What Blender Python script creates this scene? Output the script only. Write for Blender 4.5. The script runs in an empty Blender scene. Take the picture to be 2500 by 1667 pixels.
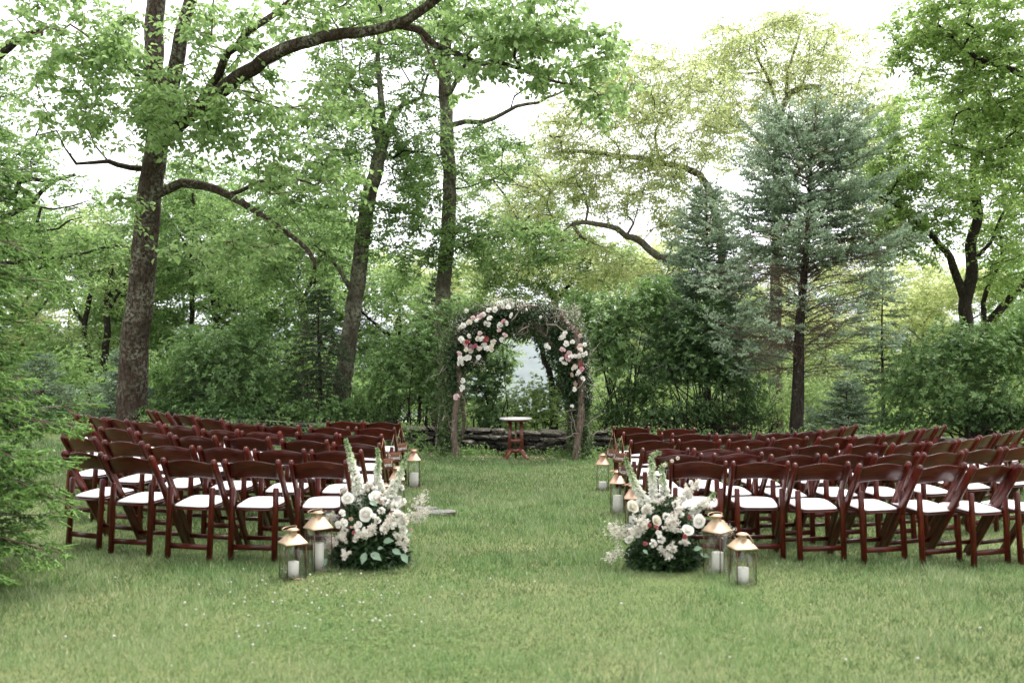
import bpy, math, random
import numpy as np
from mathutils import Vector, Matrix

PI = math.pi
rad = math.radians
S = bpy.context.scene
COL = S.collection
random.seed(7)
RNG = np.random.default_rng(7)

# ------------------------------------------------------------------ camera, sky, sun, exposure
F = 2431.0      # focal length in photo pixels (2500 px wide)
HOR = 890.0     # photo row of the horizon
EYE = 1.58

cam_d = bpy.data.cameras.new("camera")
cam = bpy.data.objects.new("camera", cam_d)
COL.objects.link(cam)
cam_d.sensor_width = 36.0
cam_d.lens = 35.0
cam_d.shift_y = 56.5 / 2500.0
cam_d.clip_start = 0.1
cam_d.clip_end = 60000
cam.location = (0, 0, EYE)
cam.rotation_euler = (PI / 2, 0, 0)
cam_d.dof.use_dof = True
cam_d.dof.focus_distance = 14.5
cam_d.dof.aperture_fstop = 2.0
S.camera = cam

SUN_EL, SUN_AZ = 64.0, -35.0
world = bpy.data.worlds.new("World")
S.world = world
world.use_nodes = True
nt = world.node_tree
nt.nodes.clear()
w_out = nt.nodes.new("ShaderNodeOutputWorld")
w_bg = nt.nodes.new("ShaderNodeBackground")
w_sky = nt.nodes.new("ShaderNodeTexSky")
w_sky.sky_type = 'NISHITA'
w_sky.sun_disc = False
w_sky.sun_elevation = rad(SUN_EL)
w_sky.sun_rotation = rad(-SUN_AZ)
w_sky.air_density = 1.0
w_sky.dust_density = 3.0
w_mix = nt.nodes.new("ShaderNodeMixRGB")
w_mix.inputs[0].default_value = 0.88
w_mix.inputs[2].default_value = (10.3, 10.15, 10.1, 1)      # even overcast cloud deck
nt.links.new(w_sky.outputs[0], w_mix.inputs[1])
nt.links.new(w_mix.outputs[0], w_bg.inputs[0])
nt.links.new(w_bg.outputs[0], w_out.inputs[0])
w_bg.inputs[1].default_value = 0.065

sun_d = bpy.data.lights.new("sun", 'SUN')
sun_d.energy = 1.5
sun_d.angle = rad(24)
sun_d.color = (1.0, 0.97, 0.92)
sun = bpy.data.objects.new("sun", sun_d)
COL.objects.link(sun)
sun.rotation_euler = (rad(90 - SUN_EL), 0, rad(SUN_AZ) + PI)
sun.location = (-10, -10, 30)

S.view_settings.view_transform = 'Standard'
S.view_settings.look = 'None'
S.view_settings.exposure = 2.05
S.view_settings.gamma = 1.0
S.view_settings.use_curve_mapping = False
S.render.engine = 'CYCLES'
S.cycles.use_denoising = True
S.cycles.max_bounces = 10
S.cycles.diffuse_bounces = 5
S.cycles.glossy_bounces = 3
S.cycles.transmission_bounces = 6
S.cycles.transparent_max_bounces = 20
S.cycles.volume_bounces = 0
S.cycles.caustics_reflective = False
S.cycles.caustics_refractive = False

# ------------------------------------------------------------------ helpers
def W(px, py, d):
    return np.array([(px - 1250.0) / F * d, d, EYE + (HOR - py) / F * d])

def ss(t):
    t = np.clip(t, 0, 1)
    return t * t * (3 - 2 * t)

def zg(x, y):
    x = np.asarray(x, float); y = np.asarray(y, float)
    neg = np.where(x < 0, -x, 0)
    neg = 9 * (1 - np.exp(-neg / 9.0)) * 1.22
    near = 0.04 * neg * ss((y - 5) / 7) * (1 - 0.5 * ss((y - 20) / 20))
    t = np.clip(y - 19.5, 0, None)
    far = -0.05 * t - 0.0012 * np.clip(t - 45, 0, 900) ** 1.75
    far = np.where(y > 19.5, far, 0)
    far = np.maximum(far, -420)
    return near * np.where(y > 60, np.exp(-(y - 60) / 40), 1) + far

def unit(a):
    return a / np.maximum(np.linalg.norm(a, axis=-1, keepdims=True), 1e-9)

def tag(o, label=None, cat=None, group=None, kind=None):
    if label: o["label"] = label
    if cat: o["category"] = cat
    if group: o["group"] = group
    if kind: o["kind"] = kind
    return o

def empty(name, loc=(0, 0, 0), rz=0.0):
    o = bpy.data.objects.new(name, None)
    o.empty_display_size = 0.2
    COL.objects.link(o)
    o.location = tuple(float(c) for c in loc)
    o.rotation_euler = (0, 0, rz)
    return o

class MB:
    """collects vertices and faces, links them as one mesh object"""
    def __init__(self):
        self.v = []; self.f3 = []; self.f4 = []; self.t = []; self.n = 0
    def add(self, v, f3=None, f4=None, tint=None):
        v = np.asarray(v, dtype=np.float64).reshape(-1, 3)
        self.v.append(v)
        if f3 is not None and len(f3): self.f3.append(np.asarray(f3, dtype=np.int64).reshape(-1, 3) + self.n)
        if f4 is not None and len(f4): self.f4.append(np.asarray(f4, dtype=np.int64).reshape(-1, 4) + self.n)
        if tint is None: tint = np.full(len(v), 0.5)
        self.t.append(np.broadcast_to(np.asarray(tint, float), (len(v),)))
        self.n += len(v)
        return self
    def mesh(self, name, mat, origin=(0, 0, 0), smooth=False):
        me = bpy.data.meshes.new(name)
        v = np.concatenate(self.v) - np.asarray(origin, float)
        f3 = np.concatenate(self.f3) if self.f3 else np.zeros((0, 3), int)
        f4 = np.concatenate(self.f4) if self.f4 else np.zeros((0, 4), int)
        me.vertices.add(len(v))
        me.vertices.foreach_set("co", v.astype(np.float32).ravel())
        loops = np.concatenate([f3.ravel(), f4.ravel()]).astype(np.int32)
        me.loops.add(len(loops))
        me.loops.foreach_set("vertex_index", loops)
        st = np.concatenate([np.arange(len(f3)) * 3, len(f3) * 3 + np.arange(len(f4)) * 4]).astype(np.int32)
        me.polygons.add(len(st))
        me.polygons.foreach_set("loop_start", st)
        if smooth:
            me.polygons.foreach_set("use_smooth", np.ones(len(st), dtype=bool))
        me.update(calc_edges=True)
        a = me.attributes.new("tint", 'FLOAT', 'POINT')
        a.data.foreach_set("value", np.concatenate(self.t).astype(np.float32))
        if mat: me.materials.append(mat)
        return me
    def build(self, name, mat, parent=None, origin=(0, 0, 0), smooth=False):
        o = bpy.data.objects.new(name, self.mesh(name, mat, origin, smooth))
        COL.objects.link(o)
        if parent is not None:
            o.parent = parent
        return o

def put(name, me, parent=None, loc=(0, 0, 0), rot=(0, 0, 0), sc=(1, 1, 1)):
    o = bpy.data.objects.new(name, me)
    COL.objects.link(o)
    if parent is not None: o.parent = parent
    o.location = tuple(float(c) for c in loc)
    o.rotation_euler = rot
    o.scale = sc if hasattr(sc, '__len__') else (sc, sc, sc)
    return o

def tube(mb, pts, radii, sides=8, cap=True, wob=0.0, rng=None):
    pts = np.asarray(pts, float); K = len(pts)
    radii = np.broadcast_to(np.asarray(radii, float), (K,))
    tg = np.gradient(pts, axis=0); tg = unit(tg)
    ref = np.array([1.0, 0, 0]) if abs(tg[0][0]) < 0.8 else np.array([0, 1.0, 0])
    u = np.zeros((K, 3)); cu = ref - tg[0] * ref.dot(tg[0]); cu /= np.linalg.norm(cu)
    for i in range(K):
        cu = cu - tg[i] * cu.dot(tg[i]); cu /= max(np.linalg.norm(cu), 1e-9); u[i] = cu
    w = np.cross(tg, u)
    a = np.arange(sides) * 2 * PI / sides
    r = radii[:, None] * np.ones((1, sides))
    if wob and rng is not None:
        r = r * (1 + wob * rng.normal(size=(K, sides)))
    V = pts[:, None, :] + r[..., None] * (np.cos(a)[None, :, None] * u[:, None, :] + np.sin(a)[None, :, None] * w[:, None, :])
    idx = np.arange(K * sides).reshape(K, sides)
    A = idx[:-1]; B = idx[1:]
    f4 = np.stack([A, np.roll(A, -1, 1), np.roll(B, -1, 1), B], -1).reshape(-1, 4)
    f3 = []
    V = V.reshape(-1, 3)
    if cap:
        V = np.vstack([V, pts[0], pts[-1]])
        c0, c1 = K * sides, K * sides + 1
        for i in range(sides):
            j = (i + 1) % sides
            f3.append((c0, j, i)); f3.append((c1, idx[-1, i], idx[-1, j]))
    mb.add(V, f3, f4)

def tubes(mb, P, R, sides=3, tint=None):
    """batch of tubes: P (B,K,3), R (B,K)"""
    B, K, _ = P.shape
    if B == 0: return
    tg = unit(np.gradient(P, axis=1))
    ref = np.where(np.abs(tg[:, :1, 2:3]) > 0.9, np.array([1.0, 0, 0]), np.array([0, 0, 1.0]))
    u = unit(np.cross(tg, np.broadcast_to(ref, tg.shape)))
    w = np.cross(tg, u)
    a = np.arange(sides) * 2 * PI / sides
    V = P[:, :, None, :] + R[:, :, None, None] * (np.cos(a)[None, None, :, None] * u[:, :, None, :] + np.sin(a)[None, None, :, None] * w[:, :, None, :])
    idx = np.arange(B * K * sides).reshape(B, K, sides)
    A = idx[:, :-1]; C = idx[:, 1:]
    f4 = np.stack([A, np.roll(A, -1, 2), np.roll(C, -1, 2), C], -1).reshape(-1, 4)
    mb.add(V.reshape(-1, 3), None, f4, None if tint is None else np.repeat(tint, K * sides))

def beam(mb, p0, p1, w, t, up=(0, 0, 1), ch=0.004, round_top=False):
    """chamfered bar from p0 to p1; w across, t along 'up'"""
    p0 = np.asarray(p0, float); p1 = np.asarray(p1, float)
    d = unit(p1 - p0); up = np.asarray(up, float)
    s = unit(np.cross(d, up)); n = np.cross(s, d)
    a, b = w / 2, t / 2
    prof = [(a, -b + ch), (a, b - ch), (a - ch, b), (-a + ch, b), (-a, b - ch), (-a, -b + ch), (-a + ch, -b), (a - ch, -b)]
    st = [(0.0, 1.0), (1.0, 1.0)]
    L = np.linalg.norm(p1 - p0)
    if round_top:
        rr = b
        st = [(0.0, 1.0)] + [(1 - rr / L * (1 - math.sin(q)), max(math.cos(q), 0.15)) for q in (0.0, 0.45, 0.9, 1.3, 1.5)]
    V = []
    for (f, k) in st:
        c = p0 + (p1 - p0) * f
        for x, y in prof: V.append(c + s * x * (1 if not round_top else (0.75 + 0.25 * k)) + n * y * k)
    m = 8; f4 = []
    for i in range(len(st) - 1):
        for j in range(m):
            k = (j + 1) % m
            f4.append((i * m + j, i * m + k, (i + 1) * m + k, (i + 1) * m + j))
    c0 = len(V); V.append(p0); V.append(p0 + (p1 - p0))
    f3 = []
    e = (len(st) - 1) * m
    for j in range(m):
        k = (j + 1) % m
        f3.append((c0, k, j)); f3.append((c0 + 1, e + j, e + k))
    mb.add(V, f3, f4)

def box(mb, c, size, rz=0.0, ch=0.003):
    c = np.asarray(c, float); sx, sy, sz = size
    d = np.array([0, 0, sz / 2])
    up = (-math.sin(rz), math.cos(rz), 0)
    beam(mb, c - d, c + d, sx, sy, up=up, ch=min(ch, sx / 4, sy / 4))

def lathe(mb, prof, c=(0, 0, 0), n=16, tint=None):
    prof = np.asarray(prof, float); K = len(prof)
    a = np.arange(n) * 2 * PI / n
    V = np.zeros((K, n, 3))
    V[..., 0] = prof[:, None, 0] * np.cos(a); V[..., 1] = prof[:, None, 0] * np.sin(a); V[..., 2] = prof[:, None, 1]
    V = V.reshape(-1, 3) + np.asarray(c, float)
    idx = np.arange(K * n).reshape(K, n)
    A = idx[:-1]; B = idx[1:]
    mb.add(V, None, np.stack([A, np.roll(A, -1, 1), np.roll(B, -1, 1), B], -1).reshape(-1, 4), tint)

def catmull(P, step):
    P = np.asarray(P, float); out = []
    n = len(P)
    for i in range(n - 1):
        p0 = P[max(i - 1, 0)]; p1 = P[i]; p2 = P[i + 1]; p3 = P[min(i + 2, n - 1)]
        m = max(1, int(np.linalg.norm((p2 - p1)[:3]) / step))
        for k in range(m):
            t = k / m
            out.append(0.5 * (2 * p1 + (p2 - p0) * t + (2 * p0 - 5 * p1 + 4 * p2 - p3) * t * t + (3 * p1 - p0 - 3 * p2 + p3) * t ** 3))
    out.append(P[-1])
    return np.array(out)

# ------------------------------------------------------------------ materials
def new_mat(name):
    m = bpy.data.materials.new(name)
    m.use_nodes = True
    n = m.node_tree; n.nodes.clear()
    o = n.nodes.new("ShaderNodeOutputMaterial")
    return m, n, o

def _n(n, kind, **kw):
    x = n.nodes.new("ShaderNode" + kind)
    for k, v in kw.items():
        if k in x.inputs.keys(): x.inputs[k].default_value = v
        else: setattr(x, k, v)
    return x

def ramp(n, stops):
    r = n.nodes.new("ShaderNodeValToRGB")
    e = r.color_ramp.elements
    while len(e) > 1: e.remove(e[-1])
    e[0].position = stops[0][0]; e[0].color = (*stops[0][1], 1)
    for p, c in stops[1:]:
        q = e.new(p); q.color = (*c, 1)
    return r

def leaf_mat(name, dark, mid, light, trans=0.35, rough=0.5, spec=0.4):
    m, n, o = new_mat(name)
    at = _n(n, "Attribute", attribute_name="tint")
    r = ramp(n, [(0.0, dark), (0.5, mid), (1.0, light)])
    n.links.new(at.outputs["Fac"], r.inputs[0])
    p = _n(n, "BsdfPrincipled")
    p.inputs["Roughness"].default_value = rough
    p.inputs["Specular IOR Level"].default_value = spec
    t = _n(n, "BsdfTranslucent")
    hs = _n(n, "HueSaturation"); hs.inputs["Hue"].default_value = 0.493; hs.inputs["Saturation"].default_value = 1.02; hs.inputs["Value"].default_value = 1.35
    mx = _n(n, "MixShader"); mx.inputs[0].default_value = trans
    n.links.new(r.outputs[0], p.inputs["Base Color"])
    n.links.new(r.outputs[0], hs.inputs["Color"])
    n.links.new(hs.outputs[0], t.inputs["Color"])
    n.links.new(p.outputs[0], mx.inputs[1]); n.links.new(t.outputs[0], mx.inputs[2])
    n.links.new(mx.outputs[0], o.inputs[0])
    return m

def plain(name, c, rough=0.5, metal=0.0, noise=0.0, scale=8.0, bump=0.0, coat=0.0, trans=0.0):
    m, n, o = new_mat(name)
    p = _n(n, "BsdfPrincipled")
    p.inputs["Base Color"].default_value = (*c, 1)
    p.inputs["Roughness"].default_value = rough
    p.inputs["Metallic"].default_value = metal
    p.inputs["Coat Weight"].default_value = coat
    out = p.outputs[0]
    if noise or bump:
        tc = _n(n, "TexCoord"); nz = _n(n, "TexNoise"); nz.inputs["Scale"].default_value = scale; nz.inputs["Detail"].default_value = 5
        n.links.new(tc.outputs["Object"], nz.inputs["Vector"])
        if noise:
            r = ramp(n, [(0.3, tuple(x * (1 - noise) for x in c)), (0.7, tuple(min(1, x * (1 + noise)) for x in c))])
            n.links.new(nz.outputs["Fac"], r.inputs[0]); n.links.new(r.outputs[0], p.inputs["Base Color"])
        if bump:
            b = _n(n, "Bump"); b.inputs["Strength"].default_value = bump; b.inputs["Distance"].default_value = 0.01
            n.links.new(nz.outputs["Fac"], b.inputs["Height"]); n.links.new(b.outputs[0], p.inputs["Normal"])
    if trans:
        t = _n(n, "BsdfTranslucent"); t.inputs[0].default_value = (*c, 1)
        mx = _n(n, "MixShader"); mx.inputs[0].default_value = trans
        n.links.new(out, mx.inputs[1]); n.links.new(t.outputs[0], mx.inputs[2]); out = mx.outputs[0]
    n.links.new(out, o.inputs[0])
    return m

def wood_mat(name, c1, c2, rough, coat, scale=(60, 60, 4), bump=0.05):
    m, n, o = new_mat(name)
    p = _n(n, "BsdfPrincipled")
    tc = _n(n, "TexCoord"); mp = _n(n, "Mapping"); mp.inputs["Scale"].default_value = scale
    oi = _n(n, "ObjectInfo")
    ad = n.nodes.new("ShaderNodeVectorMath"); ad.operation = 'ADD'
    n.links.new(tc.outputs["Object"], ad.inputs[0]); n.links.new(oi.outputs["Random"], ad.inputs[1])
    n.links.new(ad.outputs[0], mp.inputs["Vector"])
    nz = _n(n, "TexNoise"); nz.inputs["Scale"].default_value = 1.0; nz.inputs["Detail"].default_value = 6; nz.inputs["Distortion"].default_value = 0.6
    n.links.new(mp.outputs[0], nz.inputs["Vector"])
    r = ramp(n, [(0.3, c1), (0.72, c2)])
    n.links.new(nz.outputs["Fac"], r.inputs[0])
    hs = _n(n, "HueSaturation")
    mr = _n(n, "MapRange"); mr.inputs["To Min"].default_value = 0.75; mr.inputs["To Max"].default_value = 1.25
    n.links.new(oi.outputs["Random"], mr.inputs["Value"]); n.links.new(mr.outputs[0], hs.inputs["Value"])
    n.links.new(r.outputs[0], hs.inputs["Color"])
    n.links.new(hs.outputs[0], p.inputs["Base Color"])
    p.inputs["Roughness"].default_value = rough
    p.inputs["Coat Weight"].default_value = coat
    p.inputs["Coat Roughness"].default_value = 0.12
    p.inputs["Specular IOR Level"].default_value = 0.28
    b = _n(n, "Bump"); b.inputs["Strength"].default_value = bump; b.inputs["Distance"].default_value = 0.002
    n.links.new(nz.outputs["Fac"], b.inputs["Height"]); n.links.new(b.outputs[0], p.inputs["Normal"])
    n.links.new(p.outputs[0], o.inputs[0])
    return m

def bark_mat(name, c_dark, c_mid, lichen, amount=0.5, vscale=1.0):
    m, n, o = new_mat(name)
    p = _n(n, "BsdfPrincipled"); p.inputs["Roughness"].default_value = 0.9; p.inputs["Specular IOR Level"].default_value = 0.15
    tc = _n(n, "TexCoord"); mp = _n(n, "Mapping"); mp.inputs["Scale"].default_value = (34 * vscale, 34 * vscale, 5 * vscale)
    n.links.new(tc.outputs["Object"], mp.inputs["Vector"])
    nz = _n(n, "TexNoise"); nz.inputs["Scale"].default_value = 1.0; nz.inputs["Detail"].default_value = 8; nz.inputs["Roughness"].default_value = 0.65
    n.links.new(mp.outputs[0], nz.inputs["Vector"])
    vo = _n(n, "TexVoronoi"); vo.feature = 'DISTANCE_TO_EDGE'; vo.inputs["Scale"].default_value = 0.9
    n.links.new(mp.outputs[0], vo.inputs["Vector"])
    r = ramp(n, [(0.3, c_dark), (0.7, c_mid)])
    n.links.new(nz.outputs["Fac"], r.inputs[0])
    # lichen patches
    n2 = _n(n, "TexNoise"); n2.inputs["Scale"].default_value = 17.0; n2.inputs["Detail"].default_value = 9; n2.inputs["Roughness"].default_value = 0.7
    n.links.new(tc.outputs["Object"], n2.inputs["Vector"])
    r2 = ramp(n, [(0.60 - 0.2 * amount, (0, 0, 0)), (0.72 - 0.2 * amount, (1, 1, 1))])
    n.links.new(n2.outputs["Fac"], r2.inputs[0])
    mx = _n(n, "MixRGB"); mx.inputs[2].default_value = (*lichen, 1)
    n3 = _n(n, "TexNoise"); n3.inputs["Scale"].default_value = 2.2; n3.inputs["Detail"].default_value = 3
    n.links.new(tc.outputs["Object"], n3.inputs["Vector"])
    r3 = ramp(n, [(0.42, (0.12, 0.12, 0.12)), (0.62, (1, 1, 1))]); n.links.new(n3.outputs["Fac"], r3.inputs[0])
    ml = n.nodes.new("ShaderNodeMath"); ml.operation = 'MULTIPLY'
    n.links.new(r3.outputs[0], ml.inputs[1])
    n.links.new(r2.outputs[0], ml.inputs[0]); n.links.new(ml.outputs[0], mx.inputs[0]); n.links.new(r.outputs[0], mx.inputs[1])
    n.links.new(mx.outputs[0], p.inputs["Base Color"])
    ad = n.nodes.new("ShaderNodeMath"); ad.operation = 'ADD'
    mm = n.nodes.new("ShaderNodeMath"); mm.operation = 'MINIMUM'; mm.inputs[1].default_value = 0.25
    n.links.new(vo.outputs["Distance"], mm.inputs[0])
    n.links.new(nz.outputs["Fac"], ad.inputs[0]); n.links.new(mm.outputs[0], ad.inputs[1])
    b = _n(n, "Bump"); b.inputs["Strength"].default_value = 1.0; b.inputs["Distance"].default_value = 0.05
    n.links.new(ad.outputs[0], b.inputs["Height"]); n.links.new(b.outputs[0], p.inputs["Normal"])
    n.links.new(p.outputs[0], o.inputs[0])
    return m

M = {}
M['leaf_fresh'] = leaf_mat("leaf_fresh", (0.12, 0.205, 0.060), (0.225, 0.345, 0.125), (0.34, 0.46, 0.22), 0.58)
M['leaf_mid'] = leaf_mat("leaf_mid", (0.08, 0.155, 0.042), (0.17, 0.28, 0.09), (0.28, 0.40, 0.16), 0.57)
M['leaf_olive'] = leaf_mat("leaf_olive", (0.22, 0.29, 0.10), (0.40, 0.47, 0.20), (0.57, 0.58, 0.34), 0.62)
M['leaf_pale'] = leaf_mat("leaf_pale", (0.14, 0.22, 0.075), (0.26, 0.365, 0.14), (0.38, 0.48, 0.23), 0.56)
M['leaf_right'] = leaf_mat("leaf_right", (0.11, 0.20, 0.045), (0.22, 0.335, 0.095), (0.34, 0.45, 0.17), 0.6)
M['leaf_laurel'] = leaf_mat("leaf_laurel", (0.026, 0.062, 0.018), (0.082, 0.162, 0.048), (0.22, 0.36, 0.13), 0.32, 0.4, 0.45)
M['leaf_laurel_light'] = leaf_mat("leaf_laurel_light", (0.045, 0.105, 0.028), (0.14, 0.245, 0.075), (0.31, 0.46, 0.19), 0.38, 0.40, 0.45)
M['leaf_vine'] = leaf_mat("leaf_vine", (0.035, 0.06, 0.02), (0.115, 0.17, 0.065), (0.27, 0.33, 0.18), 0.32, 0.5, 0.3)
M['leaf_florist'] = leaf_mat("leaf_florist", (0.010, 0.026, 0.008), (0.03, 0.065, 0.018), (0.09, 0.15, 0.045), 0.2, 0.45, 0.3)
M['leaf_grey'] = plain("leaf_grey", (0.22, 0.33, 0.22), 0.5, noise=0.2, scale=14, trans=0.25)
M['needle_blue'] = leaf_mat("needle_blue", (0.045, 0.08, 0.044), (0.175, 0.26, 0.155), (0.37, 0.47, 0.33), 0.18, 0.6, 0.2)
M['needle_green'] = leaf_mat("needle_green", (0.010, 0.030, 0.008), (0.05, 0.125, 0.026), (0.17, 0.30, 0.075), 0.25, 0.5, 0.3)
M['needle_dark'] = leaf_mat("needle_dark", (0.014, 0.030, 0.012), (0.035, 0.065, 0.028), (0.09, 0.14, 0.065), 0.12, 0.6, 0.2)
M['twig_brown'] = plain("twig_brown", (0.095, 0.062, 0.042), 0.9, noise=0.3, scale=6)
M['twig_grey'] = plain("twig_grey", (0.27, 0.225, 0.19), 0.9, noise=0.3, scale=6)
M['bark_hero'] = bark_mat("bark_hero", (0.010, 0.007, 0.005), (0.085, 0.056, 0.040), (0.22, 0.225, 0.17), 0.66)
M['bark_grey'] = bark_mat("bark_grey", (0.024, 0.019, 0.013), (0.125, 0.105, 0.078), (0.25, 0.255, 0.18), 0.85)
M['bark_light'] = bark_mat("bark_light", (0.08, 0.065, 0.05), (0.21, 0.18, 0.14), (0.30, 0.30, 0.24), 0.6)
M['bark_dark'] = bark_mat("bark_dark", (0.012, 0.009, 0.007), (0.05, 0.04, 0.03), (0.19, 0.20, 0.16), 0.2)
M['bark_post'] = bark_mat("bark_post", (0.07, 0.05, 0.038), (0.24, 0.18, 0.14), (0.33, 0.32, 0.28), 0.35, 1.4)
M['stone'] = bark_mat("stone", (0.022, 0.019, 0.015), (0.125, 0.115, 0.095), (0.27, 0.27, 0.21), 0.6, 0.35)
_sn = M['stone'].node_tree
_oi = _n(_sn, "ObjectInfo"); _hs = _n(_sn, "HueSaturation"); _mr = _n(_sn, "MapRange"); _mr.inputs["To Min"].default_value = 0.4; _mr.inputs["To Max"].default_value = 2.1
_bp = [q for q in _sn.nodes if q.type == 'BSDF_PRINCIPLED'][0]; _lk = _bp.inputs["Base Color"].links[0].from_socket
_sn.links.new(_oi.outputs["Random"], _mr.inputs["Value"]); _sn.links.new(_mr.outputs[0], _hs.inputs["Value"]); _sn.links.new(_lk, _hs.inputs["Color"]); _sn.links.new(_hs.outputs[0], _bp.inputs["Base Color"])
M['slate'] = bark_mat("slate", (0.20, 0.20, 0.20), (0.38, 0.38, 0.37), (0.40, 0.32, 0.06), 0.5, 0.3)
M['chair_wood'] = wood_mat("chair_wood", (0.016, 0.0024, 0.0014), (0.078, 0.0100, 0.0055), 0.30, 0.12, (9, 70, 70))
M['chair_wood_v'] = wood_mat("chair_wood_upright", (0.020, 0.0024, 0.0015), (0.105, 0.0115, 0.0055), 0.30, 0.10, (70, 70, 8))
M['cushion'] = plain("ivory_vinyl", (0.72, 0.69, 0.70), 0.5, noise=0.06, scale=7, bump=0.15)
M['piping'] = plain("cushion_edge", (0.62, 0.55, 0.55), 0.5)
M['table_wood'] = wood_mat("table_wood", (0.06, 0.017, 0.010), (0.17, 0.05, 0.028), 0.4, 0.3, (50, 50, 7))
M['marble'] = plain("table_marble", (0.72, 0.70, 0.72), 0.3, noise=0.12, scale=9)
M['copper'] = plain("brushed_copper", (0.55, 0.375, 0.28), 0.52, metal=1.0, noise=0.06, scale=50)
M['gold'] = plain("brushed_gold", (0.50, 0.385, 0.27), 0.55, metal=1.0, noise=0.06, scale=50)
M['frame_dark'] = plain("dark_brass_frame", (0.11, 0.07, 0.04), 0.4, metal=0.9)
M['wax'] = plain("candle_wax", (0.66, 0.65, 0.59), 0.5, noise=0.04, scale=16, trans=0.15)
M['wick'] = plain("candle_wick", (0.02, 0.02, 0.02), 0.9)
M['sign_wood'] = wood_mat("sign_wood", (0.07, 0.028, 0.014), (0.16, 0.07, 0.034), 0.6, 0.0, (10, 90, 90))
M['paint_white'] = plain("white_lettering", (0.8, 0.8, 0.78), 0.6)
M['rope'] = plain("jute_twine", (0.45, 0.30, 0.18), 0.9, noise=0.2, scale=90)
M['petal_white'] = plain("petal_white", (0.80, 0.785, 0.73), 0.55, noise=0.05, scale=25, trans=0.25)
M['petal_cream'] = plain("petal_cream", (0.74, 0.70, 0.60), 0.55, noise=0.06, scale=25, trans=0.25)
M['petal_blush'] = plain("petal_blush", (0.70, 0.54, 0.53), 0.55, noise=0.08, scale=25, trans=0.25)
M['petal_pink'] = plain("petal_pink", (0.60, 0.31, 0.36), 0.55, noise=0.08, scale=25, trans=0.25)
M['petal_mauve'] = plain("petal_mauve", (0.42, 0.15, 0.20), 0.55, noise=0.08, scale=25, trans=0.25)
M['petal_red'] = plain("petal_red", (0.36, 0.09, 0.09), 0.55, noise=0.1, scale=25, trans=0.2)
M['petal_tan'] = plain("petal_tan", (0.50, 0.38, 0.28), 0.55, noise=0.1, scale=25, trans=0.2)
M['spike'] = leaf_mat("spike_floret", (0.16, 0.27, 0.10), (0.52, 0.60, 0.40), (0.80, 0.80, 0.74), 0.2, 0.6, 0.2)
M['astilbe'] = leaf_mat("astilbe_plume", (0.42, 0.38, 0.31), (0.64, 0.60, 0.53), (0.78, 0.76, 0.71), 0.25, 0.6, 0.2)
M['clover_flower'] = plain("clover_flower", (0.40, 0.41, 0.35), 0.7)

m, n, o = new_mat("lantern_glass")
tr = _n(n, "BsdfTransparent"); gs = _n(n, "BsdfGlossy"); gs.inputs["Roughness"].default_value = 0.02
lw = _n(n, "LayerWeight"); lw.inputs["Blend"].default_value = 0.25
ml = n.nodes.new("ShaderNodeMath"); ml.operation = 'MULTIPLY'; ml.inputs[1].default_value = 0.35
n.links.new(lw.outputs["Facing"], ml.inputs[0])
mx = _n(n, "MixShader")
n.links.new(ml.outputs[0], mx.inputs[0]); n.links.new(tr.outputs[0], mx.inputs[1]); n.links.new(gs.outputs[0], mx.inputs[2])
n.links.new(mx.outputs[0], o.inputs[0])
M['glass'] = m

def ground_mat(name, grass=True):
    m, n, o = new_mat(name)
    p = _n(n, "BsdfPrincipled"); p.inputs["Roughness"].default_value = 0.95; p.inputs["Specular IOR Level"].default_value = 0.1
    tc = _n(n, "TexCoord")
    a = _n(n, "TexNoise"); a.inputs["Scale"].default_value = 0.55; a.inputs["Detail"].default_value = 4
    b = _n(n, "TexNoise"); b.inputs["Scale"].default_value = 45.0; b.inputs["Detail"].default_value = 6
    n.links.new(tc.outputs["Object"], a.inputs["Vector"]); n.links.new(tc.outputs["Object"], b.inputs["Vector"])
    r1 = ramp(n, [(0.35, (0.09, 0.14, 0.045)), (0.65, (0.18, 0.20, 0.09))])
    r2 = ramp(n, [(0.3, (0.045, 0.06, 0.022)), (0.7, (0.15, 0.17, 0.07))])
    n.links.new(a.outputs["Fac"], r1.inputs[0]); n.links.new(b.outputs["Fac"], r2.inputs[0])
    mx = _n(n, "MixRGB"); mx.inputs[0].default_value = 0.5
    n.links.new(r1.outputs[0], mx.inputs[1]); n.links.new(r2.outputs[0], mx.inputs[2])
    # meadow beyond the wall is a paler yellow green
    sx = _n(n, "SeparateXYZ"); n.links.new(tc.outputs["Object"], sx.inputs[0])
    mr = _n(n, "MapRange"); mr.inputs["From Min"].default_value = 19.0; mr.inputs["From Max"].default_value = 22.0
    n.links.new(sx.outputs["Y"], mr.inputs["Value"])
    m2 = _n(n, "MixRGB"); r3 = ramp(n, [(0.3, (0.13, 0.19, 0.055)), (0.7, (0.27, 0.33, 0.12))])
    n.links.new(b.outputs["Fac"], r3.inputs[0])
    n.links.new(mr.outputs[0], m2.inputs[0]); n.links.new(mx.outputs[0], m2.inputs[1]); n.links.new(r3.outputs[0], m2.inputs[2])
    n.links.new(m2.outputs[0], p.inputs["Base Color"])
    bm = _n(n, "Bump"); bm.inputs["Strength"].default_value = 0.6; bm.inputs["Distance"].default_value = 0.03
    n.links.new(b.outputs["Fac"], bm.inputs["Height"]); n.links.new(bm.outputs[0], p.inputs["Normal"])
    n.links.new(p.outputs[0], o.inputs[0])
    return m
M['ground'] = ground_mat("lawn_soil")

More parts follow.
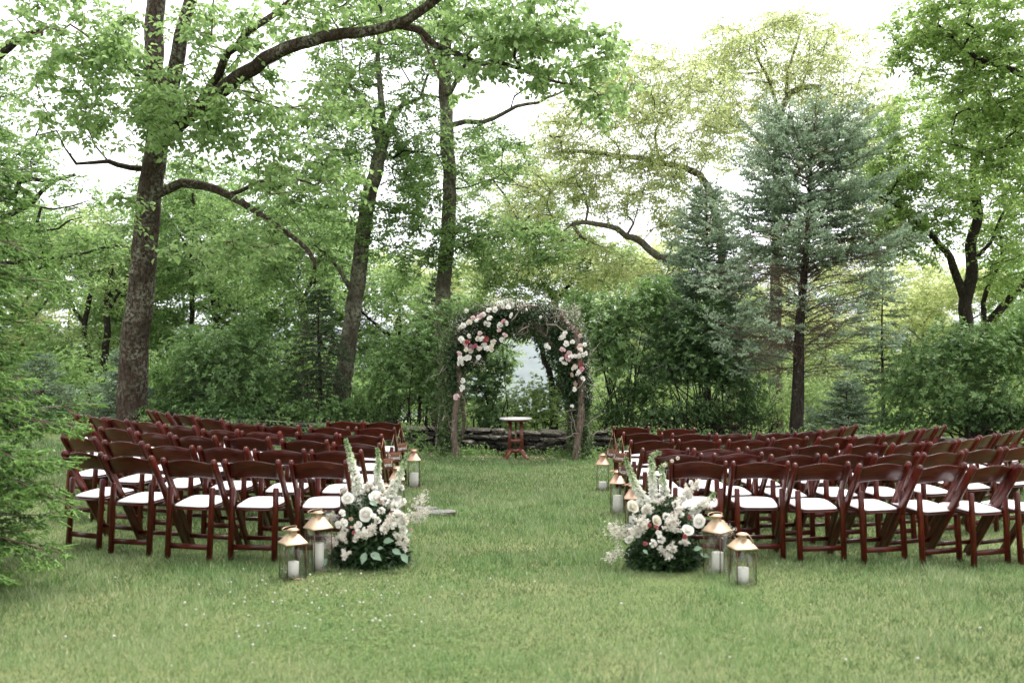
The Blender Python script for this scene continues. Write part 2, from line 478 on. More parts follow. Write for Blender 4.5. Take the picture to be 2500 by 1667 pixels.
def grass_mat():
    m, n, o = new_mat("grass_blades")
    tc = _n(n, "TexCoord")
    a = _n(n, "TexNoise"); a.inputs["Scale"].default_value = 1.1; a.inputs["Detail"].default_value = 7; a.inputs["Roughness"].default_value = 0.72
    n.links.new(tc.outputs["Object"], a.inputs["Vector"])
    at = _n(n, "Attribute", attribute_name="tint")
    g = ramp(n, [(0.0, (0.030, 0.072, 0.019)), (0.4, (0.125, 0.235, 0.07)), (0.8, (0.28, 0.40, 0.175)), (1.0, (0.46, 0.50, 0.33))])
    d = ramp(n, [(0.0, (0.06, 0.088, 0.033)), (0.4, (0.185, 0.26, 0.11)), (0.75, (0.35, 0.41, 0.23)), (1.0, (0.56, 0.50, 0.34))])
    n.links.new(at.outputs["Fac"], g.inputs[0]); n.links.new(at.outputs["Fac"], d.inputs[0])
    r = ramp(n, [(0.40, (0, 0, 0)), (0.60, (1, 1, 1))]); n.links.new(a.outputs["Fac"], r.inputs[0])
    mx = _n(n, "MixRGB")
    ml = n.nodes.new("ShaderNodeMath"); ml.operation = 'MULTIPLY'; ml.inputs[1].default_value = 0.8
    n.links.new(r.outputs[0], ml.inputs[0]); n.links.new(ml.outputs[0], mx.inputs[0])
    n.links.new(g.outputs[0], mx.inputs[1]); n.links.new(d.outputs[0], mx.inputs[2])
    p = _n(n, "BsdfPrincipled"); p.inputs["Roughness"].default_value = 0.5; p.inputs["Specular IOR Level"].default_value = 0.35
    t = _n(n, "BsdfTranslucent"); ms = _n(n, "MixShader"); ms.inputs[0].default_value = 0.35
    n.links.new(mx.outputs[0], p.inputs["Base Color"]); n.links.new(mx.outputs[0], t.inputs[0])
    n.links.new(p.outputs[0], ms.inputs[1]); n.links.new(t.outputs[0], ms.inputs[2]); n.links.new(ms.outputs[0], o.inputs[0])
    return m
M['grass'] = grass_mat()
m, n, o = new_mat("forested_hills")
p = _n(n, "BsdfPrincipled"); p.inputs["Roughness"].default_value = 1.0; p.inputs["Specular IOR Level"].default_value = 0.0
tc = _n(n, "TexCoord"); a = _n(n, "TexNoise"); a.inputs["Scale"].default_value = 0.004; a.inputs["Detail"].default_value = 8
r = ramp(n, [(0.35, (0.03, 0.055, 0.025)), (0.65, (0.07, 0.11, 0.045))])
n.links.new(tc.outputs["Object"], a.inputs["Vector"]); n.links.new(a.outputs["Fac"], r.inputs[0]); n.links.new(r.outputs[0], p.inputs["Base Color"])
n.links.new(p.outputs[0], o.inputs[0])
M['hills'] = m

# ------------------------------------------------------------------ ground, hills, haze
def vnoise(x, y, seed=0):
    """smooth value noise"""
    xi = np.floor(x).astype(np.int64); yi = np.floor(y).astype(np.int64)
    fx = x - xi; fy = y - yi; fx = fx * fx * (3 - 2 * fx); fy = fy * fy * (3 - 2 * fy)
    def h(a, b):
        k = (a * 374761393 + b * 668265263 + seed * 1442695041) & 0xffffffff
        k = ((k ^ (k >> 13)) * 1274126177) & 0xffffffff
        return ((k ^ (k >> 16)) & 0xffff) / 65535.0
    return (h(xi, yi) * (1 - fx) + h(xi + 1, yi) * fx) * (1 - fy) + (h(xi, yi + 1) * (1 - fx) + h(xi + 1, yi + 1) * fx) * fy

ys = np.concatenate([np.array([-3000, -400, -60, -15, -5]), np.arange(-2, 24, 0.5), np.array([24, 26, 29, 33, 38, 44, 52, 60, 70, 85, 100, 120, 150, 200, 280, 400, 600, 900, 1400, 2200, 3500, 6000, 9000, 12000])])
xs = np.concatenate([-np.array([11000, 4000, 1500, 600, 250, 120, 60, 35, 22]), np.arange(-14, 14.5, 0.5), np.array([22, 35, 60, 120, 250, 600, 1500, 4000, 11000])])
X, Y = np.meshgrid(xs, ys)
Z = zg(X, Y) + 0.02 * (vnoise(X * 0.7, Y * 0.7, 3) - 0.5) * (np.abs(X) < 15) * (Y < 24)
idx = np.arange(X.size).reshape(X.shape)
g = MB(); g.add(np.stack([X, Y, Z], -1).reshape(-1, 3), None, np.stack([idx[:-1, :-1], idx[:-1, 1:], idx[1:, 1:], idx[1:, :-1]], -1).reshape(-1, 4))
tag(g.build("ground", M['ground'], smooth=True), kind='structure')

xs = np.linspace(-10500, 10500, 120); ys = np.linspace(7800, 16800, 40)
X, Y = np.meshgrid(xs, ys)
t = (Y - 7800) / 9000
ridge = 430 + 270 * vnoise(X / 2700 + 11, Y * 0 + 1.5, 5) + 90 * vnoise(X / 780, Y / 1200, 6)
Z = -440 + (ridge + 440) * np.sin(np.clip(t * 1.35, 0, 1) * PI / 2) + 75 * (vnoise(X / 540, Y / 540, 9) - 0.5)
idx = np.arange(X.size).reshape(X.shape)
g = MB(); g.add(np.stack([X, Y, Z], -1).reshape(-1, 3), None, np.stack([idx[:-1, :-1], idx[:-1, 1:], idx[1:, 1:], idx[1:, :-1]], -1).reshape(-1, 4))
tag(g.build("hills", M['hills'], smooth=True), kind='structure')

HAZE = True
if HAZE:
    m, n, o = new_mat("haze_air")
    pv = n.nodes.new("ShaderNodeVolumePrincipled")
    pv.inputs["Color"].default_value = (0.80, 0.84, 1.0, 1)
    pv.inputs["Density"].default_value = 6e-5
    n.links.new(pv.outputs[0], o.inputs["Volume"])
    hb = MB()
    v = [(x, y, z) for x in (-11500, 11500) for y in (-3100, 17500) for z in (-520, 860)]
    f = [(0, 1, 3, 2), (4, 6, 7, 5), (0, 4, 5, 1), (2, 3, 7, 6), (0, 2, 6, 4), (1, 5, 7, 3)]
    hb.add(v, None, f)
    hz = tag(hb.build("haze", m), kind='stuff')

# ------------------------------------------------------------------ grass
def make_grass():
    rng = np.random.default_rng(21)
    P = []
    for (y0, y1, dens) in ((3.9, 6.0, 5200), (6.0, 8.5, 4300), (8.5, 12, 2900), (12, 17.6, 2000)):
        hw = 0.53 * y1 + 1.2
        n = int((y1 - y0) * 2 * hw * dens)
        x = rng.uniform(-hw, hw, n); y = rng.uniform(y0, y1, n)
        keep = np.abs(x) < 0.53 * y + 1.2
        P.append(np.stack([x[keep], y[keep]], -1))
    P = np.concatenate(P); n = len(P)
    x, y = P[:, 0], P[:, 1]
    z = zg(x, y)
    tuft = vnoise(x * 4.0, y * 4.0, 31) * 0.6 + vnoise(x * 11, y * 11, 32) * 0.4
    big = vnoise(x * 0.8, y * 0.8, 33)
    h = (0.012 + 0.048 * tuft ** 1.5 + 0.014 * big) * rng.uniform(0.6, 1.35, n)
    h *= np.where(y > 10, 1.1, 1.0)
    w = 0.0022 + 0.00042 * y
    w = w * rng.uniform(0.7, 1.3, n)
    a = rng.uniform(0, 2 * PI, n)
    h = h * (1 + 0.9 * (vnoise(x * 1.6, y * 1.6, 35) > 0.68) * rng.uniform(0, 1, n))
    lean = h * rng.uniform(0.1, 0.9, n)
    b = rng.uniform(0, 2 * PI, n)
    base = np.stack([x, y, z - 0.003], -1)
    side = np.stack([np.cos(a), np.sin(a), np.zeros(n)], -1) * (w / 2)[:, None]
    tip = base + np.stack([np.cos(b) * lean, np.sin(b) * lean, h], -1)
    V = np.stack([base - side, base + side, tip], 1).reshape(-1, 3)
    tint = np.clip(0.05 + 0.62 * tuft + 0.15 * (big - 0.5) + rng.normal(0, 0.2, n), 0, 0.93)
    dry = rng.uniform(size=n) < 0.04
    tint = np.where(dry, 1.0, tint)
    g = MB(); g.add(V, np.arange(3 * n).reshape(n, 3), None, np.repeat(tint, 3))
    tag(g.build("lawn_grass", M['grass']), 'short mown lawn grass with greener and drier patches', 'grass', kind='stuff')
make_grass()

# ------------------------------------------------------------------ folding chairs
def make_chair():
    root = empty("folding_chair")
    wv, wh = M['chair_wood_v'], M['chair_wood']
    XP, XR = 0.220, 0.182
    top_y, top_z, ft_y = -0.235, 0.797, 0.235
    # long side members from the top of the back down to the front foot
    for s in (-1, 1):
        b = MB()
        beam(b, (s * XP, ft_y, 0.0), (s * XP, top_y, top_z), 0.027, 0.062, up=(0, 1, 0), ch=0.005, round_top=True)
        b.build("side_post", wv, root, smooth=False)
    for s in (-1, 1):
        b = MB()
        beam(b, (s * XR, -0.212, 0.0), (s * XR, -0.172, 0.572), 0.041, 0.034, up=(0, 1, 0), ch=0.005, round_top=True)
        b.build("rear_leg", wv, root)
    b = MB(); beam(b, (-XR + 0.01, -0.206, 0.105), (XR - 0.01, -0.206, 0.105), 0.018, 0.042, up=(0, 0, 1), ch=0.004)
    b.build("rear_rail", wh, root)
    yy = ft_y + (top_y - ft_y) * 0.115 / top_z
    b = MB(); beam(b, (-XP + 0.01, yy, 0.115), (XP - 0.01, yy, 0.115), 0.018, 0.034, up=(0, 0, 1), ch=0.004)
    b.build("front_stretcher", wh, root)
    yy = ft_y + (top_y - ft_y) * 0.39 / top_z
    b = MB(); beam(b, (-XP + 0.01, yy - 0.02, 0.385), (XP - 0.01, yy - 0.02, 0.385), 0.016, 0.03, up=(0, 0, 1), ch=0.004)
    b.build("under_rail", wh, root)
    # seat frame and cushion (slab slopes back)
    nx, ny = 13, 11
    def slab(z0, z1, hx0, hx1, y0, y1, dome, p=7.0):
        V = []; u = np.linspace(-1, 1, nx); v = np.linspace(-1, 1, ny)
        U, Vv = np.meshgrid(u, v)
        # squircle mapping for rounded corners
        k = 0.09
        xx = U * (1 - k * Vv ** 4 * U ** 4); yv = Vv * (1 - k * U ** 4 * Vv ** 4)
        hx = hx0 + (hx1 - hx0) * (yv + 1) / 2
        x = xx * hx; y = y0 + (y1 - y0) * (yv + 1) / 2
        edge = (1 - np.abs(U) ** p) * (1 - np.abs(Vv) ** p)
        slope = 0.03 * (yv + 1) / 2
        zt = z0 + slope + (z1 - z0) * (0.35 + 0.65 * edge) + dome * edge * (1 - 0.4 * (U ** 2 + Vv ** 2))
        zb = z0 + slope
        T = np.stack([x, y, zt], -1).reshape(-1, 3); B = np.stack([x, y, zb], -1).reshape(-1, 3)
        I = np.arange(nx * ny).reshape(ny, nx); n0 = nx * ny
        f = [np.stack([I[:-1, :-1], I[:-1, 1:], I[1:, 1:], I[1:, :-1]], -1).reshape(-1, 4)]
        J = I + n0
        f.append(np.stack([J[:-1, :-1], J[1:, :-1], J[1:, 1:], J[:-1, 1:]], -1).reshape(-1, 4))
        ring = np.concatenate([I[0, :-1], I[:-1, -1], I[-1, :0:-1], I[:0:-1, 0]])
        f.append(np.stack([ring, ring + n0, np.roll(ring, -1) + n0, np.roll(ring, -1)], -1))
        return np.vstack([T, B]), np.concatenate(f)
    V, f = slab(0.392, 0.414, 0.160, 0.196, -0.205, 0.185, 0.0)
    b = MB(); b.add(V, None, f); b.build("seat_frame", wh, root)
    V, f = slab(0.4145, 0.432, 0.154, 0.188, -0.196, 0.174, 0.014, 5.0)
    b = MB(); b.add(V, None, f); b.build("seat_cushion", M['cushion'], root, smooth=True)
    # back panel: bowed plank with a crested top
    nn = 15
    u = np.linspace(-1, 1, nn)
    hw = 0.208
    zt = 0.760 + 0.033 * np.cos(u * PI / 2 * 0.98) ** 1.3
    zb = 0.636 + 0.016 * (1 - u ** 2)
    V = []
    for side in (0, 1):
        for (zz, ch) in ((zb, 1), (zb + 0.006, 0), ((zb + zt) / 2, 0), (zt - 0.006, 0), (zt, 1)):
            yy = top_y + (0.797 - zz) * 0.59 + 0.004 - 0.026 * (1 - u ** 2)
            th = 0.009 - 0.004 * ch
            V.append(np.stack([u * hw, yy + (th if side else -th), zz], -1))
    V = np.array(V).reshape(10, nn, 3)
    order = [0, 1, 2, 3, 4, 9, 8, 7, 6, 5]
    V = V[order]
    I = np.arange(10 * nn).reshape(10, nn); Rr = np.roll(I, -1, 0)
    f = np.stack([I[:, :-1], I[:, 1:], Rr[:, 1:], Rr[:, :-1]], -1).reshape(-1, 4)
    b = MB(); b.add(V.reshape(-1, 3), None, f)
    b.f4.append(np.array([[I[i, e], I[i + 1, e], I[9 - i - 1, e], I[9 - i, e]] for e in (0, nn - 1) for i in range(4)]))
    b.build("backrest", wh, root)
    # bolts where the members cross
    for s in (-1, 1):
        b = MB(); tube(b, [(s * (XP - 0.03), -0.03, 0.44), (s * (XP + 0.0145), -0.03, 0.44)], 0.006, 8)
        b.build("bolt", M['frame_dark'], root)
    return root

def chair_kids(root):
    return [c for c in root.children]

def copy_thing(src, kids, loc, rz):
    r = src.copy(); COL.objects.link(r)
    r.location = loc; r.rotation_euler = (0, 0, rz)
    for k in kids:
        c = k.copy(); COL.objects.link(c); c.parent = r
        for g_ in k.children:
            d = g_.copy(); COL.objects.link(d); d.parent = c
    return r

# traced tops of the two side posts of every chair (photo pixels): x_left, y_left, x_right, y_right, aisle chair first
RIGHT = {
 1: [(1634,1128,1774.7,1127),(1790,1127,1927.6,1129),(1944,1131,2077.5,1131),(2102.7,1132,2226.7,1133),(2248,1134,2360,1134),(2377,1136,2476,1135),(2490,1134,2580,1131)],
 2: [(1598,1110,1715.5,1108),(1743.6,1107,1866.7,1108.5),(1881.6,1111,2002.4,1110.5),(2015,1110,2127,1109),(2142.5,1110,2246,1108),(2257,1107,2353.4,1102),(2360,1098,2447.8,1094.4),(2457,1092.7,2540,1086)],
 3: [(1566,1095,1681,1096),(1691.4,1097,1805,1095.6),(1822.6,1093.5,1931.8,1089.8),(1947,1088.4,2050.5,1085),(2075,1083.7,2164,1083),(2180.8,1083,2257,1080),(2271,1080,2336,1075),(2343,1073,2387,1067),(2397,1066,2431.6,1058.5),(2437.6,1059,2470.7,1053),(2477,1053,2502,1048)],
 4: [(1541.5,1074.5,1647,1075.5),(1656,1074.5,1760,1075),(1781.5,1074.5,1878,1072),(1886.7,1070,1976.9,1067.5),(1999,1067,2075.5,1065.5),(2089,1065,2153.7,1062),(2160,1060,2202,1055),(2208,1053,2245,1048),(2256.5,1047,2287,1042),(2293,1042,2311,1038)],
 5: [(1519,1056.5,1616.5,1057.5),(1641,1058,1733.7,1059.5),(1748,1060,1835,1058.8),(1851,1057.5,1926,1054.5),(1943.7,1054,2007,1050.5),(2012.6,1049,2062.8,1043),(2066,1042,2095,1036.6)],
 6: [(1497,1042.5,1587.6,1042.5),(1610,1045,1699,1047)],
}
LEFT = {
 1: [(709.4,1125.4,848,1127.5),(543.5,1124.6,682,1127),(390.8,1121,520.6,1125),(249.7,1112,375,1120),(150,1103,246,1108)],
 2: [(759.5,1100,884.5,1103),(619.7,1097,745,1101),(479.8,1093,600.5,1095.6),(358.5,1086,466,1091.4),(248,1074,349,1084),(150,1063,226.7,1071)],
 3: [(809,1081,925,1085.5),(685,1071,796.4,1078),(547.8,1067.6,657.8,1069),(425.7,1064,524.3,1067.6),(328.7,1053,416,1062),(243.7,1040,316,1050),(160,1030,217,1037.5)],
 4: [(827.5,1061.6,933.5,1062.8),(719.6,1054.5,821.6,1061),(588,1053.5,683.5,1054.5),(496,1044.5,579.6,1053),(399,1034,473,1042),(325,1026,385.7,1033),(260,1020.5,304,1024),(217,1015.5,247,1019),(191,1009.5,211,1014),(165,1001,181,1005)],
 5: [(865.3,1043.8,962.4,1046),(757,1039.5,850.5,1045),(640,1037.5,729,1040),(553.7,1028.5,628.6,1036),(479,1017.5,536.7,1024),(425.7,1008.5,465.3,1014.5),(379,1003,406,1007.5),(358,998,373,1001.5)],
 6: [(888.8,1030,976.9,1030.5),(797.8,1026,884.5,1029.5)],
}
WC = 0.46
def solve_chair(x0, y0, x1, y1, side):
    dy = (y0 + y1) / 2 - HOR
    px = (x0 + x1) / 2
    Yd = F * 0.79 / dy
    for _ in range(8):
        Xd = (px - 1250) / F * Yd
        Yd = F * (EYE - 0.79 - float(zg(Xd, Yd))) / dy
    Xd = (px - 1250) / F * Yd
    best = None
    for k in range(-6, 80):
        th = rad(k) * side
        c, s_ = math.cos(th), math.sin(th)
        a0 = 1250 + F * (Xd - WC / 2 * c) / (Yd - WC / 2 * s_)
        a1 = 1250 + F * (Xd + WC / 2 * c) / (Yd + WC / 2 * s_)
        e = abs((a1 - a0) - (x1 - x0))
        if best is None or e < best[0]: best = (e, th)
    return Xd, Yd, best[1]

ORD = ["", "first", "second", "third", "fourth", "fifth", "sixth", "seventh", "eighth", "ninth", "tenth", "eleventh"]
ROWTXT = {1: "rearmost row", 2: "second row from rear", 3: "third row from rear", 4: "fourth row from rear", 5: "fifth row from rear", 6: "short front row by arch"}
chair0 = make_chair()
kids0 = chair_kids(chair0)
chair_pos = {}
first = True
for side, rows, nm in ((1, RIGHT, "right"), (-1, LEFT, "left")):
    for r, lst in rows.items():
        sol = [solve_chair(*c, side) for c in lst]
        # smooth the turn along each row
        th = np.array([s_[2] for s_ in sol])
        for k in range(2):
            t2 = th.copy()
            for i in range(1, len(th) - 1): t2[i] = 0.25 * th[i - 1] + 0.5 * th[i] + 0.25 * th[i + 1]
            th = t2
        for i, (Xc, Yc, _) in enumerate(sol):
            a = float(th[i]) + rad(random.uniform(-2.2, 2.2))
            # the traced post tops stand 0.235 behind the chair's own centre
            ox, oy = Xc - math.sin(a) * 0.235, Yc + math.cos(a) * 0.235
            z = float(zg(ox, oy))
            if first:
                ch = chair0; first = False
                ch.location = (ox, oy, z); ch.rotation_euler = (0, 0, a)
            else:
                ch = copy_thing(chair0, kids0, (ox, oy, z), a)
            pos = ORD[i + 1] + " from aisle"
            ch.rotation_euler = (rad(random.uniform(-0.7, 0.7)), rad(random.uniform(-0.8, 0.8)), a)
            tag(ch, "mahogany folding chair, ivory cushion, %s, %s, %s block" % (pos, ROWTXT[r], nm), "folding chair", "folding chairs set in curved rows")
            chair_pos[(nm, r, i)] = (ox, oy, z, a)

# ------------------------------------------------------------------ stone wall
def rock_mesh(seed):
    rng = np.random.default_rng(seed)
    n = 4
    V = []; key = {}; F4 = []
    def vid(p):
        k = tuple(np.round(p, 4))
        if k not in key: key[k] = len(V); V.append(p)
        return key[k]
    g_ = np.linspace(-1, 1, n)
    for ax in range(3):
        for s in (-1, 1):
            for i in range(n - 1):
                for j in range(n - 1):
                    q = []
                    for (a, b) in ((i, j), (i + 1, j), (i + 1, j + 1), (i, j + 1)):
                        p = np.zeros(3); p[ax] = s; p[(ax + 1) % 3] = g_[a]; p[(ax + 2) % 3] = g_[b]
                        q.append(vid(p))
                    F4.append(q if s > 0 else q[::-1])
    V = np.array(V)
    r = np.linalg.norm(V, axis=1, keepdims=True)
    V = V * (0.78 + 0.22 * (1.25 / r))
    V = V + rng.normal(0, 0.12, V.shape)
    V[:, 0] += 0.18 * rng.normal() * V[:, 2]
    b = MB(); b.add(V * 0.5, None, F4)
    return b.mesh("stone", M['stone'])

wall = empty("stone_wall", (0, 17.5, 0))
tag(wall, "low dry-stacked grey fieldstone wall running behind the arch and chairs", "wall")
rocks = [rock_mesh(100 + k) for k in range(8)]
rng = np.random.default_rng(5)
def wall_y(x): return 17.45 + 0.02 * x * x * (0.35 if x < 0 else 0.2)
nst = 0
for course in range(5):
    x = -6.6 + rng.uniform(0, 0.3)
    while x < 7.6 and nst < 296:
        near = abs(x) < 2.6
        L = rng.uniform(0.14, 0.36) if near else rng.uniform(0.36, 0.68)
        hgt = 0.084 * rng.uniform(0.7, 1.2)
        zc = float(zg(x, 17.4)) + 0.04 + course * 0.084 + rng.uniform(-0.016, 0.016)
        yy = wall_y(x) + rng.uniform(-0.06, 0.05) + 0.012 * course
        if course == 4:
            hgt *= rng.uniform(0.6, 1.3); L *= 1.25
            if rng.uniform() < 0.12 or x > 2.4: x += L; continue
        put("stone", rocks[rng.integers(8)], wall, (x + L / 2, yy - 17.5, zc), (rng.uniform(-0.1, 0.1), rng.uniform(-0.09, 0.09), rng.uniform(-0.15, 0.15)), (L * 0.95, 0.42 * rng.uniform(0.85, 1.15), hgt * 1.0))
        x += L; nst += 1
core = MB()
for i in range(28):
    xa = -6.6 + i * 0.5
    box(core, (xa + 0.25, wall_y(xa + 0.25) - 17.5 + 0.06, float(zg(xa, 17.4)) + 0.17), (0.52, 0.26, 0.34))
tag(core.build("rubble_core", M['stone'], wall), kind='stuff')

# ------------------------------------------------------------------ lanterns and candles
def make_lantern(H, name_mat, hz):
    """hz: 'up' = ring handle upright, 'side' = ring handle fallen to the side"""
    root = empty("candle_lantern")
    s = 0.072; roof0 = H * 0.70; met = name_mat
    b = MB(); box(b, (0, 0, 0.006), (2 * s + 0.012, 2 * s + 0.012, 0.012)); b.build("base", M["frame_dark"], root)
    for sx in (-1, 1):
        for sy in (-1, 1):
            b = MB(); box(b, (sx * s, sy * s, roof0 / 2 + 0.005), (0.006, 0.006, roof0 - 0.012), ch=0.001)
            b.build("corner_bar", M['frame_dark'], root)
    for k in range(4):
        a = k * PI / 2
        c, d = math.cos(a), math.sin(a)
        b = MB()
        p = np.array([(-s + 0.004, -s, 0.014), (s - 0.004, -s, 0.014), (s - 0.004, -s, roof0 - 0.004), (-s + 0.004, -s, roof0 - 0.004)])
        p = np.vstack([p, p + [0, 0.002, 0]])
        R = np.array([[c, -d, 0], [d, c, 0], [0, 0, 1]])
        b.add(p @ R.T, None, [(0, 1, 2, 3), (7, 6, 5, 4), (0, 4, 5, 1), (1, 5, 6, 2), (2, 6, 7, 3), (3, 7, 4, 0)])
        b.build("glass_pane", M['glass'], root)
    def pyr(prof):
        V = []
        for (w, z) in prof: V += [(-w, -w, z), (w, -w, z), (w, w, z), (-w, w, z)]
        K = len(prof); I = np.arange(4 * K).reshape(K, 4)
        f = np.stack([I[:-1], np.roll(I[:-1], -1, 1), np.roll(I[1:], -1, 1), I[1:]], -1).reshape(-1, 4).tolist()
        f.append([3, 2, 1, 0]); f.append([4 * K - 4, 4 * K - 3, 4 * K - 2, 4 * K - 1])
        return V, f
    W0 = 0.084
    V, f = pyr([(W0, roof0), (W0, roof0 + 0.009), (W0 - 0.006, roof0 + 0.014), (0.034, roof0 + 0.078 * H / 0.42), (0.030, roof0 + 0.08 * H / 0.42)])
    b = MB(); b.add(V, None, f); b.build("roof", met, root)
    z1 = roof0 + 0.08 * H / 0.42
    b = MB(); lathe(b, [(0.030, z1 - 0.002), (0.028, z1 + 0.018), (0.034, z1 + 0.022), (0.044, z1 + 0.026), (0.046, z1 + 0.030), (0.028, z1 + 0.040), (0.0, z1 + 0.044)], n=14)
    b.build("chimney_cap", met, root, smooth=True)
    b = MB()
    R_ = 0.052; A = np.linspace(0, 2 * PI, 25)
    if hz == 'up':
        pts = [(R_ * math.cos(t), 0.004, z1 + 0.020 + R_ * 0.62 * math.sin(t)) for t in A]
    elif hz == 'flat':
        pts = [(R_ * math.cos(t) - 0.03, R_ * math.sin(t), z1 + 0.046 + 0.010 * math.cos(t)) for t in A]
    else:
        pts = [(0.055 + R_ * 0.5 * math.cos(t), R_ * math.sin(t), z1 - 0.012 - 0.05 * math.cos(t)) for t in A]
    tube(b, pts, 0.0026, 6, cap=False)
    b.build("ring_handle", met, root, smooth=True)
    return root

def make_candle(r, h):
    b = MB()
    lathe(b, [(0.0, 0.0), (r, 0.0), (r, h * 0.5), (r * 1.0, h - 0.004), (r * 0.95, h), (r * 0.6, h - 0.005), (0, h - 0.007)], n=22)
    root = empty("pillar_candle")
    b.build("wax_body", M['wax'], root, smooth=True)
    w = MB(); tube(w, [(0, 0, h - 0.008), (0.001, 0, h + 0.004), (0.004, 0, h + 0.01)], 0.0012, 5); w.build("wick", M['wick'], root)
    return root

LG = "copper and gold lanterns along the aisle"
lanterns = [
 # px, base py, height, rot, material, handle, candle radius/height, lantern label, candle label
 (715, 1411, 0.372, 0.62, 'gold', 'flat', 0.041, 0.115, "short gold lantern in front of the left rearmost chairs, its ring handle lying back", "short white pillar candle in the short gold lantern on the left"),
 (777, 1393, 0.468, 0.70, 'gold', 'none', 0.040, 0.205, "tall gold lantern beside the left flower arrangement", "tall slim white candle in the tall gold lantern on the left"),
 (938, 1304, 0.468, 0.10, 'copper', 'up', 0.042, 0.15, "copper lantern almost hidden behind the left arrangement, only its roof showing", "white candle in the copper lantern hidden behind the left arrangement"),
 (970, 1247, 0.475, 0.08, 'copper', 'up', 0.042, 0.15, "copper lantern below the nearest reserved sign on the left", "white candle in the copper lantern below the left reserved signs"),
 (1011, 1188, 0.480, 0.12, 'copper', 'up', 0.052, 0.17, "copper lantern standing clear on the grass, farthest along the left of the aisle", "thick white candle in the farthest lantern on the left"),
 (1471, 1195, 0.463, -0.08, 'copper', 'up', 0.046, 0.095, "copper lantern farthest along the right of the aisle, before the arch", "short white candle in the farthest lantern on the right"),
 (1508, 1254, 0.470, -0.12, 'copper', 'none', 0.051, 0.19, "copper lantern below the reserved signs on the right", "thick tall candle in the lantern below the right reserved signs"),
 (1546, 1300, 0.468, -0.10, 'copper', 'none', 0.042, 0.15, "copper lantern mostly hidden behind the right arrangement", "white candle in the lantern hidden behind the right arrangement"),
 (1751, 1401, 0.468, 0.80, 'gold', 'none', 0.044, 0.16, "tall gold lantern beside the right flower arrangement, one corner forward", "white candle in the tall gold lantern on the right"),
 (1813, 1424, 0.373, 0.20, 'gold', 'side', 0.042, 0.11, "short gold lantern nearest the camera on the right, ring handle fallen sideways", "short cream candle in the short gold lantern on the right"),
]
for (px, py, H, rot, mt, hd, cr, chh, lab, clab) in lanterns:
    d = F * EYE / (py - HOR)
    for _ in range(5):
        x = (px - 1250) / F * d; d = F * (EYE - float(zg(x, d))) / (py - HOR)
    x = (px - 1250) / F * d; z = float(zg(x, d))
    hd2 = 'flat' if hd == 'none' else hd
    L = make_lantern(H, M[mt], hd2)
    L.location = (x, d, z - 0.006); L.rotation_euler = (rad(random.uniform(-0.8, 0.8)), rad(random.uniform(-0.8, 0.8)), rot)
    tag(L, lab, "lantern", LG)
    c = make_candle(cr, chh)
    c.location = (x + 0.002, d, z + 0.007)
    tag(c, clab, "candle", "pillar candles in the lanterns")

# ------------------------------------------------------------------ pedestal table under the arch
T0 = W(1259, 1121, 16.6)
tb = empty("pedestal_table", (T0[0], 16.6, 0), 0.06)
tag(tb, "small mahogany pedestal table with pale marble top under the arch", "table")
b = MB(); lathe(b, [(0, 0.665), (0.25, 0.665), (0.272, 0.672), (0.275, 0.685), (0.265, 0.694), (0, 0.696)], n=28)
b.build("table_top", M['marble'], tb, smooth=False)
b = MB(); box(b, (0, 0, 0.648), (0.42, 0.30, 0.032)); b.build("apron", M['table_wood'], tb)
for s in (-1, 1):
    b = MB(); beam(b, (s * 0.105, 0, 0.13), (s * 0.092, 0, 0.64), 0.06, 0.05, up=(0, 1, 0), ch=0.008); b.build("upright", M['table_wood'], tb)
b = MB(); beam(b, (0, 0.0, 0.02), (0, 0.0, 0.64), 0.034, 0.034, up=(0, 1, 0), ch=0.008); b.build("centre_post", M['frame_dark'], tb)
b = MB(); box(b, (0, 0, 0.315), (0.2, 0.05, 0.05), ch=0.01); b.build("crossbar", M['table_wood'], tb)
b = MB(); box(b, (0, 0, 0.145), (0.24, 0.07, 0.06), ch=0.012); b.build("hub", M['table_wood'], tb)
for sx in (-1, 1):
    for sy in (-1, 1):
        b = MB()
        P = catmull([(sx * 0.07, sy * 0.02, 0.15), (sx * 0.11, sy * 0.05, 0.13), (sx * 0.145, sy * 0.11, 0.07), (sx * 0.18, sy * 0.17, 0.03), (sx * 0.205, sy * 0.19, 0.022)], 0.03)
        tube(b, P, np.linspace(0.042, 0.024, len(P)), 8); b.build("splayed_foot", M['table_wood'], tb, smooth=True)

# ------------------------------------------------------------------ reserved signs
SCRIPT = {  # hand lettering as strokes on a 0..1 high grid
 'R': ([[(0.1, 0), (0.16, 1.0)], [(0.02, 0.92), (0.3, 1.05), (0.5, 0.85), (0.38, 0.6), (0.14, 0.52)], [(0.2, 0.52), (0.42, 0.2), (0.62, 0.02)]], 0.66),
 'e': ([[(0.0, 0.2), (0.2, 0.28), (0.26, 0.45), (0.14, 0.5), (0.04, 0.3), (0.12, 0.02), (0.34, 0.1)]], 0.34),
 's': ([[(0.0, 0.1), (0.18, 0.5), (0.26, 0.2), (0.16, 0.0), (0.04, 0.04)], [(0.22, 0.04), (0.34, 0.14)]], 0.34),
 'r': ([[(0.0, 0.1), (0.08, 0.48), (0.16, 0.42), (0.26, 0.44), (0.22, 0.1), (0.34, 0.08)]], 0.34),
 'v': ([[(0.0, 0.42), (0.1, 0.46), (0.14, 0.04), (0.28, 0.48), (0.38, 0.42)]], 0.38),
 'd': ([[(0.3, 0.4), (0.14, 0.48), (0.04, 0.22), (0.16, 0.02), (0.3, 0.3)], [(0.36, 1.02), (0.3, 0.3), (0.34, 0.04), (0.46, 0.1)]], 0.46),
}
